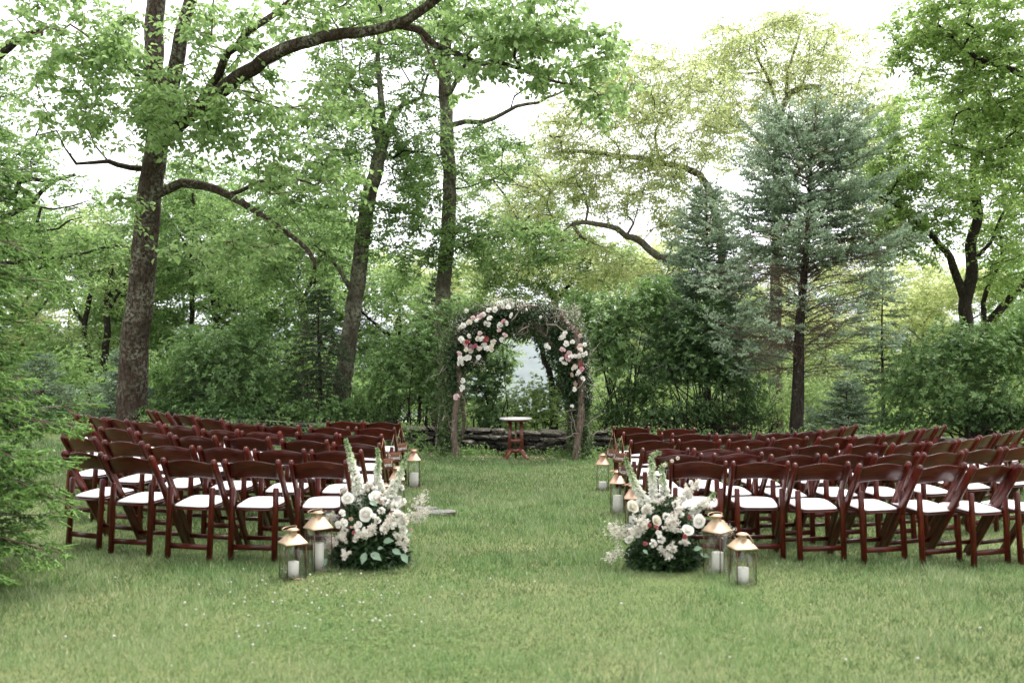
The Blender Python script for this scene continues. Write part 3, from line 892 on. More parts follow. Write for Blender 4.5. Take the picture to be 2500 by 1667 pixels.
def sign(nm, name_side, px, py, d, top, rz, lab):
    """hangs from the aisle-side post of a chair; top = (x, y, z) of that post top"""
    wd, ht = 0.215, 0.112
    C = W(px, py, d)
    root = empty("reserved_sign", C, rz)
    root.rotation_euler = (0, rad(random.uniform(-3, 3)), rz)
    tag(root, lab, "sign", "wooden reserved signs hanging on aisle chairs")
    b = MB(); beam(b, (-wd / 2, 0, 0), (wd / 2, 0, 0), ht, 0.012, up=(0, 1, 0), ch=0.002); b.build("board", M['sign_wood'], root)
    t = MB(); x = -wd / 2 + 0.016; sc = 0.058; k = 0
    tot = sum(SCRIPT[c][1] for c in "Reserved")
    sx = (wd - 0.032) / tot
    for c in "Reserved":
        st, adv = SCRIPT[c]
        for s_ in st:
            P = catmull([(x + p[0] * sx, -0.0085, -0.028 + p[1] * sc) for p in s_], 0.004)
            tube(t, P, 0.0019, 4)
        x += adv * sx
    t.build("lettering", M['paint_white'], root)
    # twine from both upper corners to the post top, in the sign's own frame
    Mw = Matrix.Translation(Vector(C)) @ root.rotation_euler.to_matrix().to_4x4()
    tl = Mw.inverted() @ Vector(top)
    for s_ in (-1, 1):
        r_ = MB(); p0 = Vector((s_ * (wd / 2 - 0.03), 0, ht / 2 - 0.004))
        tube(r_, [p0, p0.lerp(tl, 0.5) + Vector((0, 0, -0.004)), tl], 0.0022, 5); r_.build("twine", M['rope'], root)
def post_top(nm, r):
    ox, oy, z, a = chair_pos[(nm, r, 0)]
    s = 1 if nm == "left" else -1
    lx, ly = s * 0.232, -0.20
    return (ox + lx * math.cos(a) - ly * math.sin(a), oy + lx * math.sin(a) + ly * math.cos(a), z + 0.755)
for (nm, r, px, py, rz, lab) in (
    ("left", 6, 979, 1093, rad(50), "wooden board lettered Reserved hanging from the left front-row chair, nearest the wall"),
    ("left", 5, 961.5, 1116, rad(50), "wooden board lettered Reserved, middle one of the three on the left"),
    ("left", 4, 940, 1133, rad(50), "wooden board lettered Reserved, lowest and nearest of the three on the left"),
    ("right", 6, 1496, 1107, rad(-50), "wooden board lettered Reserved hanging from the right front-row chair, nearest the arch"),
    ("right", 5, 1513, 1117, rad(-50), "wooden board lettered Reserved, middle one of the three on the right"),
    ("right", 4, 1528, 1150, rad(-50), "wooden board lettered Reserved behind the right foxglove spikes, lowest of three")):
    tp = post_top(nm, r)
    sign(nm, nm, px, py, tp[1] - 0.05, tp, rz, lab)

# ------------------------------------------------------------------ stepping stones in the lawn
for (px, py, L, wd, mt, lab) in ((1040, 1255, 0.22, 0.16, 'slate', "flat mossy stone set in the lawn beside the left arrangement"), (1075, 1262, 0.30, 0.2, 'stone', "flat grey stone set in the lawn, nearer the aisle centre")):
    d = F * EYE / (py - HOR); x = (px - 1250) / F * d
    o = put("stepping_stone", rocks[2].copy(), None, (x, d, float(zg(x, d)) + 0.012), (0, 0, 0.3), (L, wd, 0.045))
    o.data.materials.clear(); o.data.materials.append(M['slate'])
    tag(o, lab, "stone")

# ------------------------------------------------------------------ foliage tools
def perp(D, rng):
    r = rng.normal(size=D.shape)
    r = r - D * (r * D).sum(-1, keepdims=True)
    return unit(r)

def leaves(mb, P, D, Nn, L, Wd, tint, shape=4, fold=0.12, droop=0.15):
    """P base points, D directions, Nn normals; leaf = folded blade"""
    Nn = unit(Nn - D * (Nn * D).sum(-1, keepdims=True))
    Sd = np.cross(D, Nn)
    n = len(P); L = np.broadcast_to(L, (n,))[:, None]; Wd = np.broadcast_to(Wd, (n,))[:, None]
    if shape == 4:
        a = P; b = P + D * L * 0.45 + Sd * Wd * 0.5 + Nn * L * fold
        c = P + D * L - Nn * L * droop; d = P + D * L * 0.45 - Sd * Wd * 0.5 + Nn * L * fold
        V = np.stack([a, b, c, d], 1).reshape(-1, 3)
        i = np.arange(n)[:, None] * 4
        mb.add(V, np.concatenate([i + [0, 2, 1], i + [0, 3, 2]]), None, np.repeat(tint, 4))
    else:
        mid = P + D * L * 0.55 + Nn * L * 0.0
        pts = [P, P + D * L * 0.22 + Sd * Wd * 0.40 + Nn * L * fold, P + D * L * 0.55 + Sd * Wd * 0.5 + Nn * L * fold * 0.9,
               P + D * L - Nn * L * droop, P + D * L * 0.55 - Sd * Wd * 0.5 + Nn * L * fold * 0.9, P + D * L * 0.22 - Sd * Wd * 0.40 + Nn * L * fold]
        V = np.stack(pts, 1).reshape(-1, 3)
        i = np.arange(n)[:, None] * 6
        mb.add(V, np.concatenate([i + [0, 2, 1], i + [0, 3, 2], i + [0, 4, 3], i + [0, 5, 4]]), None, np.repeat(tint, 6))

def needles(mb, S_, D, Ls, n, nl, nw, tint, rng, spread=0.75):
    """bristle shoots: S_ start, D direction, Ls length; n needles on each"""
    Mn = len(S_)
    t = rng.uniform(0, 1, (Mn, n, 1))
    Dn = np.repeat(D[:, None, :], n, 1)
    R_ = perp(Dn.reshape(-1, 3), rng).reshape(Mn, n, 3)
    base = S_[:, None, :] + Dn * (t * np.broadcast_to(Ls, (Mn,))[:, None, None])
    dirn = unit(Dn * (1 - spread + 0.15) + R_ * spread)
    side = unit(np.cross(dirn, rng.normal(size=dirn.shape)))
    ln = nl * rng.uniform(0.75, 1.2, (Mn, n, 1))
    V = np.stack([base - side * nw / 2, base + side * nw / 2, base + dirn * ln], 2).reshape(-1, 3)
    tn = np.repeat(tint, n * 3) + np.repeat(rng.normal(0, 0.07, Mn * n), 3)
    mb.add(V, np.arange(Mn * n * 3).reshape(-1, 3), None, np.clip(tn, 0, 1))

class Skel:
    def __init__(self, seed):
        self.rng = np.random.default_rng(seed)
        self.p = []; self.par = []; self.r = []; self.fix = []
    def limb(self, pts, r0, r1, attach=True, step=0.22, jit=0.012, power=1.0):
        """pts: list of 3-D points"""
        C = catmull(np.array(pts, float), step)
        n = len(C); C[1:-1] += self.rng.normal(0, jit, (n - 2, 3)) if n > 2 else 0
        par = -1
        if attach and self.p:
            A = np.array(self.p); par = int(np.argmin(np.linalg.norm(A - C[0], axis=1)))
        for i in range(n):
            t = (i / max(n - 1, 1)) ** power
            self.p.append(C[i]); self.par.append(par); self.r.append(r0 + (r1 - r0) * t); self.fix.append(True)
            par = len(self.p) - 1
        return par
    def sprout(self, T, step=0.28, up=0.15, wig=0.035):
        rng = self.rng
        T = np.asarray(T)
        A0 = np.array(self.p)
        d0 = np.array([np.min(np.linalg.norm(A0 - t, axis=1)) for t in T])
        cap = len(self.p) + len(T) * 30
        A = np.zeros((cap, 3)); A[:len(A0)] = A0; n = len(A0)
        ends = []
        for k in np.argsort(d0):
            t = T[k]
            dist = np.linalg.norm(A[:n] - t, axis=1) + 0.35 * np.clip(A[:n, 2] - t[2], 0, None)
            j = int(np.argmin(dist)); q = A[j]; L = np.linalg.norm(t - q)
            m = max(1, int(L / step))
            pj = self.par[j]
            pd = unit(A[j] - A[pj]) if pj >= 0 else np.array([0, 0, 1.0])
            dr = unit(t - q)
            c1 = q + L * 0.4 * unit(0.5 * pd + dr + np.array([0, 0, up]))
            par = j
            for i in range(1, m + 1):
                s_ = i / m
                x = (1 - s_) ** 2 * q + 2 * s_ * (1 - s_) * c1 + s_ ** 2 * t
                if i < m: x = x + rng.normal(0, wig, 3)
                if n >= cap: break
                A[n] = x; self.p.append(x); self.par.append(par); self.r.append(0.0); self.fix.append(False)
                par = n; n += 1
            ends.append(par)
        return ends
    def finish(self, tip=0.0045, k=0.5):
        n = len(self.p); cnt = np.zeros(n); par = np.array(self.par)
        haschild = np.zeros(n, bool); haschild[par[par >= 0]] = True
        for i in range(n - 1, -1, -1):
            if not haschild[i]: cnt[i] = max(cnt[i], 1)
            if par[i] >= 0: cnt[par[i]] += cnt[i]
        for i in range(n):
            if not self.fix[i]:
                r = tip * cnt[i] ** k
                if par[i] >= 0: r = min(r, self.r[par[i]] * 0.92)
                self.r[i] = max(r, tip * 0.7)
    def mesh(self, mb_big, mb_small, thr=0.03):
        n = len(self.p); kids = [[] for _ in range(n)]
        for i, q in enumerate(self.par):
            if q >= 0: kids[q].append(i)
        start = [(i, -1) for i in range(n) if self.par[i] < 0]
        small = {}
        while start:
            i, q = start.pop()
            ch = [q, i] if q >= 0 else [i]
            c = i
            while kids[c]:
                ks = sorted(kids[c], key=lambda a: -self.r[a])
                for o_ in ks[1:]: start.append((o_, c))
                c = ks[0]; ch.append(c)
            P = np.array([self.p[a] for a in ch]); R = np.array([self.r[a] for a in ch])
            if q >= 0: R[0] = R[1]
            if len(P) < 2: continue
            if R.max() > 0.145:
                C = catmull(np.concatenate([P, R[:, None]], 1), 0.09) if False else None
                zz = np.linspace(0, len(P) - 1, len(P) * 3)
                P4 = np.stack([np.interp(zz, np.arange(len(P)), P[:, a]) for a in range(3)], -1); R4 = np.interp(zz, np.arange(len(P)), R)
                mbt = MB(); tube(mbt, P4, R4, 30)
                V = mbt.v[0]; K = len(P4)
                ang = np.tile(np.arange(30), K); row = np.repeat(np.arange(K), 30)
                cen = P4[row]; off = V[:K * 30] - cen
                rid = vnoise((ang % 30) * 0.9 + 0.15 * np.sin(row * 0.6), row * 0.22, 71) * np.where(ang > 27, 0.7, 1)
                lump = vnoise(ang * 0.28, row * 0.12, 72) * np.sin(np.pi * (ang + 0.5) / 30)
                V[:K * 30] = cen + off * (0.93 + 0.10 * rid + 0.10 * lump)[:, None]
                mb_big.add(V, np.concatenate(mbt.f3), np.concatenate(mbt.f4))
            elif R.max() > thr: tube(mb_big, P, R, 12 if R.max() > 0.12 else 8 if R.max() > 0.06 else 6, wob=0.035 if R.max() > 0.06 else 0, rng=self.rng)
            else: small.setdefault(len(P), []).append((P, R))
        for K, lst in small.items():
            P = np.array([a for a, _ in lst]); R = np.array([b for _, b in lst])
            tubes(mb_small, P, R, 3)

def blob_targets(blobs, rng):
    """blobs: (px, py, d, rx px, ry px, rd m, n)"""
    out = []
    for (px, py, d, rx, ry, rd, n) in blobs:
        c = W(px, py, d); sx, sz = rx / F * d, ry / F * d
        q = rng.normal(size=(n, 3)); q = unit(q) * rng.uniform(0.15, 1, (n, 1)) ** 0.45
        out.append(c + q * [sx, rd, sz])
    return np.concatenate(out)

def spray_leaves(mb, tw, T, rng, twigs=6, per=7, tl=0.38, L=0.10, Wd=0.065, flat=0.45, shape=4, hang=0.25, tintm=0.5, tints=0.16, twr=0.0038, ns=0.55):
    """leafy sprays around target points"""
    n = len(T)
    tb = rng.normal(0, tints * 0.8, n)
    D = rng.normal(size=(n, twigs, 3)); D[..., 2] = D[..., 2] * flat - 0.05; D = unit(D)
    Ls = tl * rng.uniform(0.45, 1.15, (n, twigs, 1))
    S0 = T[:, None, :] + rng.normal(0, 0.03, (n, twigs, 3))
    E = S0 + D * Ls; Mid = (S0 + E) / 2 + np.array([0, 0, 0.03])
    if tw is not None:
        P = np.stack([S0, E], 2).reshape(-1, 2, 3); keep = rng.uniform(size=len(P)) < 0.6; P = P[keep]
        tubes(tw, P, np.tile(np.array([twr, twr * 0.5]), (len(P), 1)), 3)
    t = (np.arange(per) + 1) / per
    t = t[None, None, :, None] + rng.normal(0, 0.04, (n, twigs, per, 1))
    base = S0[:, :, None, :] * (1 - t) ** 2 + 2 * t * (1 - t) * Mid[:, :, None, :] + t ** 2 * E[:, :, None, :]
    Dl = np.repeat(D[:, :, None, :], per, 2)
    side = unit(np.cross(Dl, np.array([0, 0, 1.0]))) * np.where(np.arange(per) % 2 == 0, 1, -1)[None, None, :, None]
    dd = unit(Dl * 0.55 + side * 0.8 + rng.normal(0, 0.35, Dl.shape) + np.array([0, 0, -hang]))
    Nn = unit(np.array([0, 0, 1.0]) + rng.normal(0, ns, Dl.shape))
    tint = tintm + tb[:, None, None] + rng.normal(0, tints, (n, twigs, per))
    N_ = n * twigs * per
    leaves(mb, base.reshape(-1, 3), dd.reshape(-1, 3), Nn.reshape(-1, 3), L * rng.uniform(0.65, 1.2, N_), Wd * rng.uniform(0.7, 1.15, N_), np.clip(tint.ravel(), 0, 1), shape)

def ground_z(x, y): return float(zg(x, y))

def broadleaf(name, label, base, limbs, blobs, bark, leafm, seed, group=None, leafkw=None, flare=0.0, tip=0.0065, up=0.15, cat="tree", extra_T=None, twig=None):
    """limbs: list of (points (px,py,d), r0, r1)"""
    sk = Skel(seed); rng = sk.rng
    bx, by = base; bz = ground_z(bx, by)
    root = empty(name, (bx, by, bz))
    tag(root, label, cat, group)
    for k, (pts, r0, r1) in enumerate(limbs):
        P = [W(*q) if len(q) == 3 else np.array(q[:3]) for q in pts]
        if k == 0:
            P = [np.array([bx, by, bz - 0.1])] + P
        sk.limb(P, r0, r1)
        if k == 0 and flare:
            for i in range(len(sk.p)):
                h = sk.p[i][2] - bz
                sk.r[i] *= 1 + flare * math.exp(-max(h, 0) / 0.28)
    T = blob_targets(blobs, rng)
    if extra_T is not None: T = np.concatenate([T, extra_T])
    sk.sprout(T, up=up)
    sk.finish(tip)
    big = MB(); small = MB(); lf = MB()
    sk.mesh(big, small)
    kw = dict(twigs=6, per=7, tl=0.38, L=0.10, Wd=0.062); kw.update(leafkw or {})
    spray_leaves(lf, small, T, rng, **kw)
    o_ = (bx, by, bz)
    big.build("trunk", bark, root, o_, smooth=True)
    tag(small.build("twigs", twig or bark, root, o_), kind='stuff')
    tag(lf.build("crown", leafm, root, o_), kind='stuff')
    return root, T, rng

# ------------------------------------------------------------------ trees
# the big lichen-covered tree on the left
base = (-7.02, 18.4)
root, T, rng = broadleaf("broadleaf_tree", "large lichen-spotted tree behind the left chairs with long arching limbs over the aisle", base,
 [([(325,905,18.3),(345,700,18.2),(365,480,18.1),(385,330,18),(378,220,18),(375,100,18.1),(388,-60,18.2),(400,-260,18.4)], 0.275, 0.13),
  ([(398,285,17.9),(425,180,17.7),(442,90,17.5),(468,0,17.3),(500,-140,17)], 0.15, 0.08),
  ([(392,345,17.9),(440,300,17.5),(500,252,17.0),(560,205,16.5),(620,165,16.0),(700,120,15.6),(790,92,15.3),(880,78,15.1),(965,63,15.0),(1000,45,14.9),(1050,15,14.8),(1100,-30,14.7)], 0.15, 0.062),
  ([(975,62,15.0),(1020,75,15.0),(1060,110,15.1),(1115,133,15.2),(1170,155,15.3),(1215,150,15.4),(1270,168,15.5),(1325,193,15.6),(1385,207,15.7),(1440,215,15.8)], 0.062, 0.02),
  ([(395,468,18),(440,447,17.8),(500,452,17.5),(560,475,17.2),(620,515,17.0),(690,560,16.8),(722,583,16.7),(750,610,16.6),(772,640,16.6),(768,658,16.6)], 0.095, 0.03),
  ([(320,410,18),(290,402,17.7),(265,395,17.5),(225,398,17.3),(186,400,17.2)], 0.055, 0.03),
  ([(475,280,17.1),(530,180,16.6),(575,105,16.2),(640,55,15.9),(700,10,15.6),(760,-60,15.3)], 0.085, 0.04),
  ([(340,190,17.8),(300,150,17.4),(240,110,17.0),(170,60,16.6)], 0.05, 0.02),
  ([(560,475,17.2),(620,450,17.1),(700,432,17.0),(775,455,17.0)], 0.04, 0.012),
  ([(1025,78,15.0),(1060,160,15.0),(1085,225,15.1)], 0.03, 0.012),
 ],
 [(160,90,16,150,130,1.6,50),(280,210,16.5,160,110,1.5,52),(180,300,16.5,140,60,1.2,24),(430,300,16.5,120,120,1.2,44),(560,120,16.5,150,110,1.3,40),
  (600,300,16.2,170,90,1.4,48),(740,430,16.5,150,80,1.4,38),(820,240,15.6,110,80,1.2,18),(780,30,15.5,160,50,1.2,20),(950,10,15.2,150,50,1.2,20),(1230,60,15.2,170,80,1.3,58),(1380,140,15.4,130,75,1.2,50),
  (1180,190,15.3,110,45,0.9,10),(1470,250,15.7,60,55,0.8,12),(330,520,17,60,60,0.8,6),(640,600,16.5,100,60,1.0,16),(500,620,16.8,90,80,0.9,14),
  (500,-200,16.5,700,160,3,60),(1250,-120,15.5,330,110,2,26),(330,90,17.3,90,90,0.6,14)],
 M['bark_hero'], M['leaf_fresh'], 11, flare=0.28, leafkw=dict(L=0.105, Wd=0.07, shape=6, tl=0.36, per=6, twigs=6, hang=0.4), twig=M['twig_brown'])
# single large leaves on the nearest boughs
lf1 = MB(); z1 = np.zeros((1, 3))
leaves(lf1, z1, np.array([[1.0, 0, 0]]), np.array([[0, 0, 1.0]]), 0.125, 0.085, np.array([0.6]), 6)
lm = lf1.mesh("leaf", M['leaf_fresh'])
bz = ground_z(*base)
near = T[np.argsort(T[:, 1])][:260]
for q in near[rng.permutation(len(near))[:200]]:
    p = q + rng.normal(0, 0.14, 3) - np.array([base[0], base[1], bz])
    put("leaf", lm, root, p, (rng.uniform(-0.6, 0.6), rng.uniform(0.1, 1.1), rng.uniform(0, 6.28)), rng.uniform(0.8, 1.15))

# the forked tree left of the middle
broadleaf("broadleaf_tree", "forked grey tree leaning right, between the big tree and the arch", (-3.7, 21.0),
 [([(838,930,20.9),(868,720,20.7),(893,520,20.6),(915,430,20.5),(933,365,20.5)], 0.19, 0.14),
  ([(932,372,20.5),(918,325,20.6),(908,280,20.7),(880,235,20.8),(840,190,20.9)], 0.09, 0.03),
  ([(933,368,20.5),(932,300,20.4),(930,230,20.4),(922,140,20.4),(930,20,20.4)], 0.085, 0.03),
  ([(934,370,20.5),(950,310,20.4),(960,270,20.3),(985,255,20.2),(1025,238,20.0),(1045,180,19.9)], 0.08, 0.02),
  ([(960,385,20.4),(985,368,20.3),(1030,372,20.2),(1070,380,20.1)], 0.03, 0.012),
  ([(868,720,20.7),(820,650,20.4),(770,600,20.1),(720,640,19.8)], 0.05, 0.015)],
 [(900,130,20.5,190,150,1.8,130),(830,330,20.4,150,110,1.5,90),(1010,330,20.2,90,130,1.3,44),(780,480,20.2,120,90,1.3,50),(700,640,20,120,80,1.2,60),(920,560,20.4,90,70,1.0,30),(995,500,20.3,60,100,0.9,36),(900,-180,20.5,400,140,2.5,60)],
 M['bark_grey'], M['leaf_mid'], 12, flare=0.2, leafkw=dict(L=0.10, Wd=0.055, tl=0.4), twig=M['bark_dark'])

# the straight trunk behind the arch
broadleaf("broadleaf_tree", "straight tall grey trunk rising just behind the left side of the arch", (-1.6, 22.2),
 [([(1078,800,22),(1086,650,22),(1096,540,22),(1098,450,22),(1093,350,22),(1088,250,22),(1087,120,22),(1098,20,22),(1105,-150,22)], 0.185, 0.12),
  ([(1105,305,21.9),(1135,298,21.7),(1180,299,21.5),(1225,280,21.3),(1260,260,21.2),(1310,248,21.1),(1360,232,21.0),(1400,210,21.0)], 0.06, 0.02),
  ([(1245,270,21.3),(1258,235,21.3),(1285,215,21.3),(1290,190,21.3)], 0.028, 0.012),
  ([(1098,230,21.8),(1120,190,21.6),(1140,140,21.5),(1152,90,21.4)], 0.055, 0.03),
  ([(1085,240,22),(1040,235,21.8),(1000,200,21.6),(975,150,21.5)], 0.03, 0.012),
  ([(1100,460,22),(1150,455,21.8),(1200,440,21.7),(1290,460,21.6)], 0.025, 0.01),
  ([(1100,620,22),(1140,590,21.7),(1200,570,21.5),(1290,560,21.4),(1400,545,21.4)], 0.03, 0.01)],
 [(1130,80,21.8,150,110,1.6,75),(1190,380,21.5,110,90,1.2,52),(1240,590,21.4,190,60,1.2,80),(1010,420,21.6,60,110,0.9,36),(1010,60,21.8,120,90,1.4,44),(1140,560,21.6,80,60,1,22),(1120,-150,22,280,130,2.2,50),(1040,480,21.8,50,120,0.8,26),(1010,640,21.8,80,50,0.9,30)],
 M['bark_grey'], M['leaf_mid'], 13, flare=0.15, leafkw=dict(L=0.10, Wd=0.055, tl=0.4), twig=M['bark_dark'])

# olive green oaks on the right of centre
broadleaf("oak_tree", "pale olive oak with long bare limbs reaching left over the arch", (5.9, 26.0),
 [([(1790,800,26),(1770,700,25.9),(1740,660,25.7)], 0.26, 0.16),
  ([(1740,660,25.7),(1680,640,25.5),(1610,628,25.2),(1567,590,25.0),(1528,575,24.8),(1508,557,24.6),(1460,547,24.4),(1428,541,24.2),(1397,547,24.1)], 0.125, 0.05),
  ([(1770,700,25.9),(1755,560,25.7),(1725,450,25.5),(1690,418,25.2),(1650,405,25.0),(1604,396,24.8),(1560,385,24.6),(1512,382,24.4),(1440,372,24.2),(1372,370,24.1)], 0.13, 0.035),
  ([(1430,541,24.2),(1436,510,24.2),(1425,470,24.2),(1400,430,24.2)], 0.035, 0.012),
  ([(1530,575,24.8),(1545,545,24.7),(1560,500,24.6)], 0.035, 0.012),
  ([(1610,396,24.8),(1600,340,24.7),(1612,290,24.6),(1640,250,24.5)], 0.04, 0.014)],
 [(1480,310,24.4,190,110,1.8,210),(1350,420,24.2,150,90,1.5,110),(1560,200,24.6,150,90,1.6,150),(1290,540,24,110,60,1.3,60),(1500,460,24.5,150,80,1.4,120),(1700,280,24.8,110,140,1.5,120),(1400,640,24.3,160,60,1.3,90),(1560,690,25,140,60,1.2,80),(1680,520,25,100,90,1.3,100),(1620,420,24.9,80,60,1.2,50)],
 M['bark_light'], M['leaf_olive'], 14, flare=0.15, leafkw=dict(L=0.095, Wd=0.05, tl=0.42, per=5, hang=0.5), twig=M['bark_grey'])

broadleaf("oak_tree", "tall yellow-green oak rising above the blue spruce against the white sky", (7.3, 27.5),
 [([(1893,800,27.4),(1897,600,27.3),(1895,450,27.2),(1896,344,27.1),(1903,288,27),(1920,243,27),(1950,217,27),(1992,212,26.8)], 0.22, 0.07),
  ([(1903,288,27),(1880,200,26.8),(1850,140,26.6),(1840,80,26.5)], 0.06, 0.02),
  ([(1920,243,27),(1925,170,27),(1945,110,27),(1960,60,27)], 0.055, 0.02),
  ([(1897,400,27.2),(1840,330,27),(1790,270,26.8),(1750,230,26.6)], 0.045, 0.015),
  ([(1898,470,27.2),(1990,380,27),(2070,320,26.8),(2130,280,26.6),(2180,260,26.6)], 0.07, 0.02),
  ([(2040,340,26.9),(2055,260,26.9),(2060,180,26.9)], 0.035, 0.012)],
 [(1880,120,26.8,190,80,2.0,240),(1750,220,26.6,110,110,1.6,120),(2030,180,26.8,130,110,1.7,150),(1900,270,27,150,80,1.6,80),(2130,300,26.6,90,90,1.4,90),(1820,350,27,110,90,1.5,60),(2040,370,27,110,80,1.4,60),(2120,480,26.8,90,90,1.4,70),(1960,640,27.2,120,100,1.3,50),(2080,640,27,90,80,1.3,50)],
 M['bark_light'], M['leaf_olive'], 15, flare=0.1, leafkw=dict(L=0.095, Wd=0.05, tl=0.42, per=5, hang=0.5), twig=M['bark_grey'])

# right side trees
broadleaf("broadleaf_tree", "two-stemmed dark tree at right with sky showing between its stems", (10.7, 23.0),
 [([(2362,840,22.9),(2356,740,22.8),(2372,684,22.7),(2371,600,22.7),(2386,520,22.6),(2378,430,22.5),(2400,330,22.4),(2410,220,22.3)], 0.20, 0.06),
  ([(2352,725,22.8),(2338,680,22.7),(2320,630,22.5),(2295,600,22.3),(2262,561,22.1),(2205,520,21.9),(2150,480,21.7)], 0.11, 0.025),
  ([(2372,640,22.7),(2420,590,22.6),(2450,520,22.5),(2490,470,22.4)], 0.05, 0.02)],
 [(2280,480,22,130,90,1.6,90),(2400,380,22.4,110,130,1.7,100),(2230,600,22,110,60,1.2,36),(2450,620,22.3,70,80,1.1,30),(2360,210,22.3,130,110,1.7,80),(2180,420,21.8,100,80,1.3,90),(2170,560,21.9,90,60,1.2,50),(2230,300,22,90,70,1.3,50)],
 M['bark_dark'], M['leaf_right'], 16, flare=0.15, leafkw=dict(L=0.10, Wd=0.06, tl=0.4), twig=M['bark_dark'])
broadleaf("broadleaf_tree", "leaning tree at the right edge, its stems spreading above the laurel", (11.4, 24.0),
 [([(2395,870,24),(2405,806,24),(2436,762,23.9),(2465,728,23.8),(2500,690,23.7),(2560,600,23.5)], 0.15, 0.07),
  ([(2405,806,24),(2400,740,23.9),(2420,680,23.8),(2445,640,23.7),(2440,560,23.6)], 0.07, 0.03)],
 [(2470,560,23.6,90,90,1.4,60),(2420,700,23.8,60,50,1,20),(2550,480,23.5,110,130,1.6,60),(2470,820,23.8,80,50,1,20)],
 M['bark_dark'], M['leaf_right'], 17, leafkw=dict(L=0.10, Wd=0.06, tl=0.4), twig=M['bark_dark'])
broadleaf("broadleaf_tree", "nearer leafy crown hanging in from the upper right corner", (9.8, 17.5),
 [([(2640,700,17.4),(2660,400,17.3),(2650,100,17.2),(2640,-200,17.2)], 0.24, 0.12),
  ([(2655,350,17.3),(2560,230,17.0),(2470,170,16.8),(2380,140,16.6),(2290,60,16.4)], 0.09, 0.02),
  ([(2655,420,17.3),(2570,330,17.1),(2480,300,17),(2400,290,16.9)], 0.07, 0.02)],
 [(2350,50,16.6,190,80,1.2,105),(2440,190,16.8,140,110,1.3,100),(2400,340,17,140,90,1.1,60),(2270,130,16.6,90,60,0.9,26),(2480,430,17.1,80,80,1,30),(2520,-120,17,260,120,2,36),(2600,200,17.2,120,220,1.5,40)],
 M['bark_dark'], M['leaf_right'], 18, leafkw=dict(L=0.095, Wd=0.06, tl=0.34), twig=M['bark_dark'])
# left edge trees
broadleaf("broadleaf_tree", "crooked dark limbs reaching in from the left edge above the green spruce", (-12.0, 20.5),
 [([(-180,800,20.4),(-150,550,20.3),(-60,500,20.2),(31,482,20),(45,445,19.9),(80,436,19.8),(126,440,19.7),(182,428,19.5)], 0.16, 0.03),
  ([(-150,560,20.3),(-40,545,20.2),(40,520,20),(77,501,20),(100,467,19.9),(145,436,19.8)], 0.09, 0.03),
  ([(77,501,20),(130,512,19.9),(175,505,19.8),(215,490,19.7)], 0.035, 0.012),
  ([(-150,600,20.3),(-20,640,20),(80,633,19.8),(160,628,19.6),(240,610,19.4),(290,600,19.3)], 0.05, 0.02),
  ([(90,545,20),(110,562,19.9),(140,558,19.9),(165,535,19.8),(200,530,19.8)], 0.035, 0.012),
  ([(-160,420,20.3),(-100,210,20),(-20,150,19.8),(40,100,19.7),(100,78,19.6)], 0.13, 0.08)],
 [(40,380,19.9,90,50,1.2,40),(60,580,19.8,110,50,1.2,44),(180,470,19.7,80,40,1,12),(20,200,19.8,70,60,1.1,16),(220,600,19.5,70,40,0.9,22),(-120,200,20,160,160,2,60),(150,700,19.8,90,60,1,26)],
 M['bark_dark'], M['leaf_mid'], 19, leafkw=dict(L=0.095, Wd=0.055, tl=0.38), twig=M['bark_dark'])
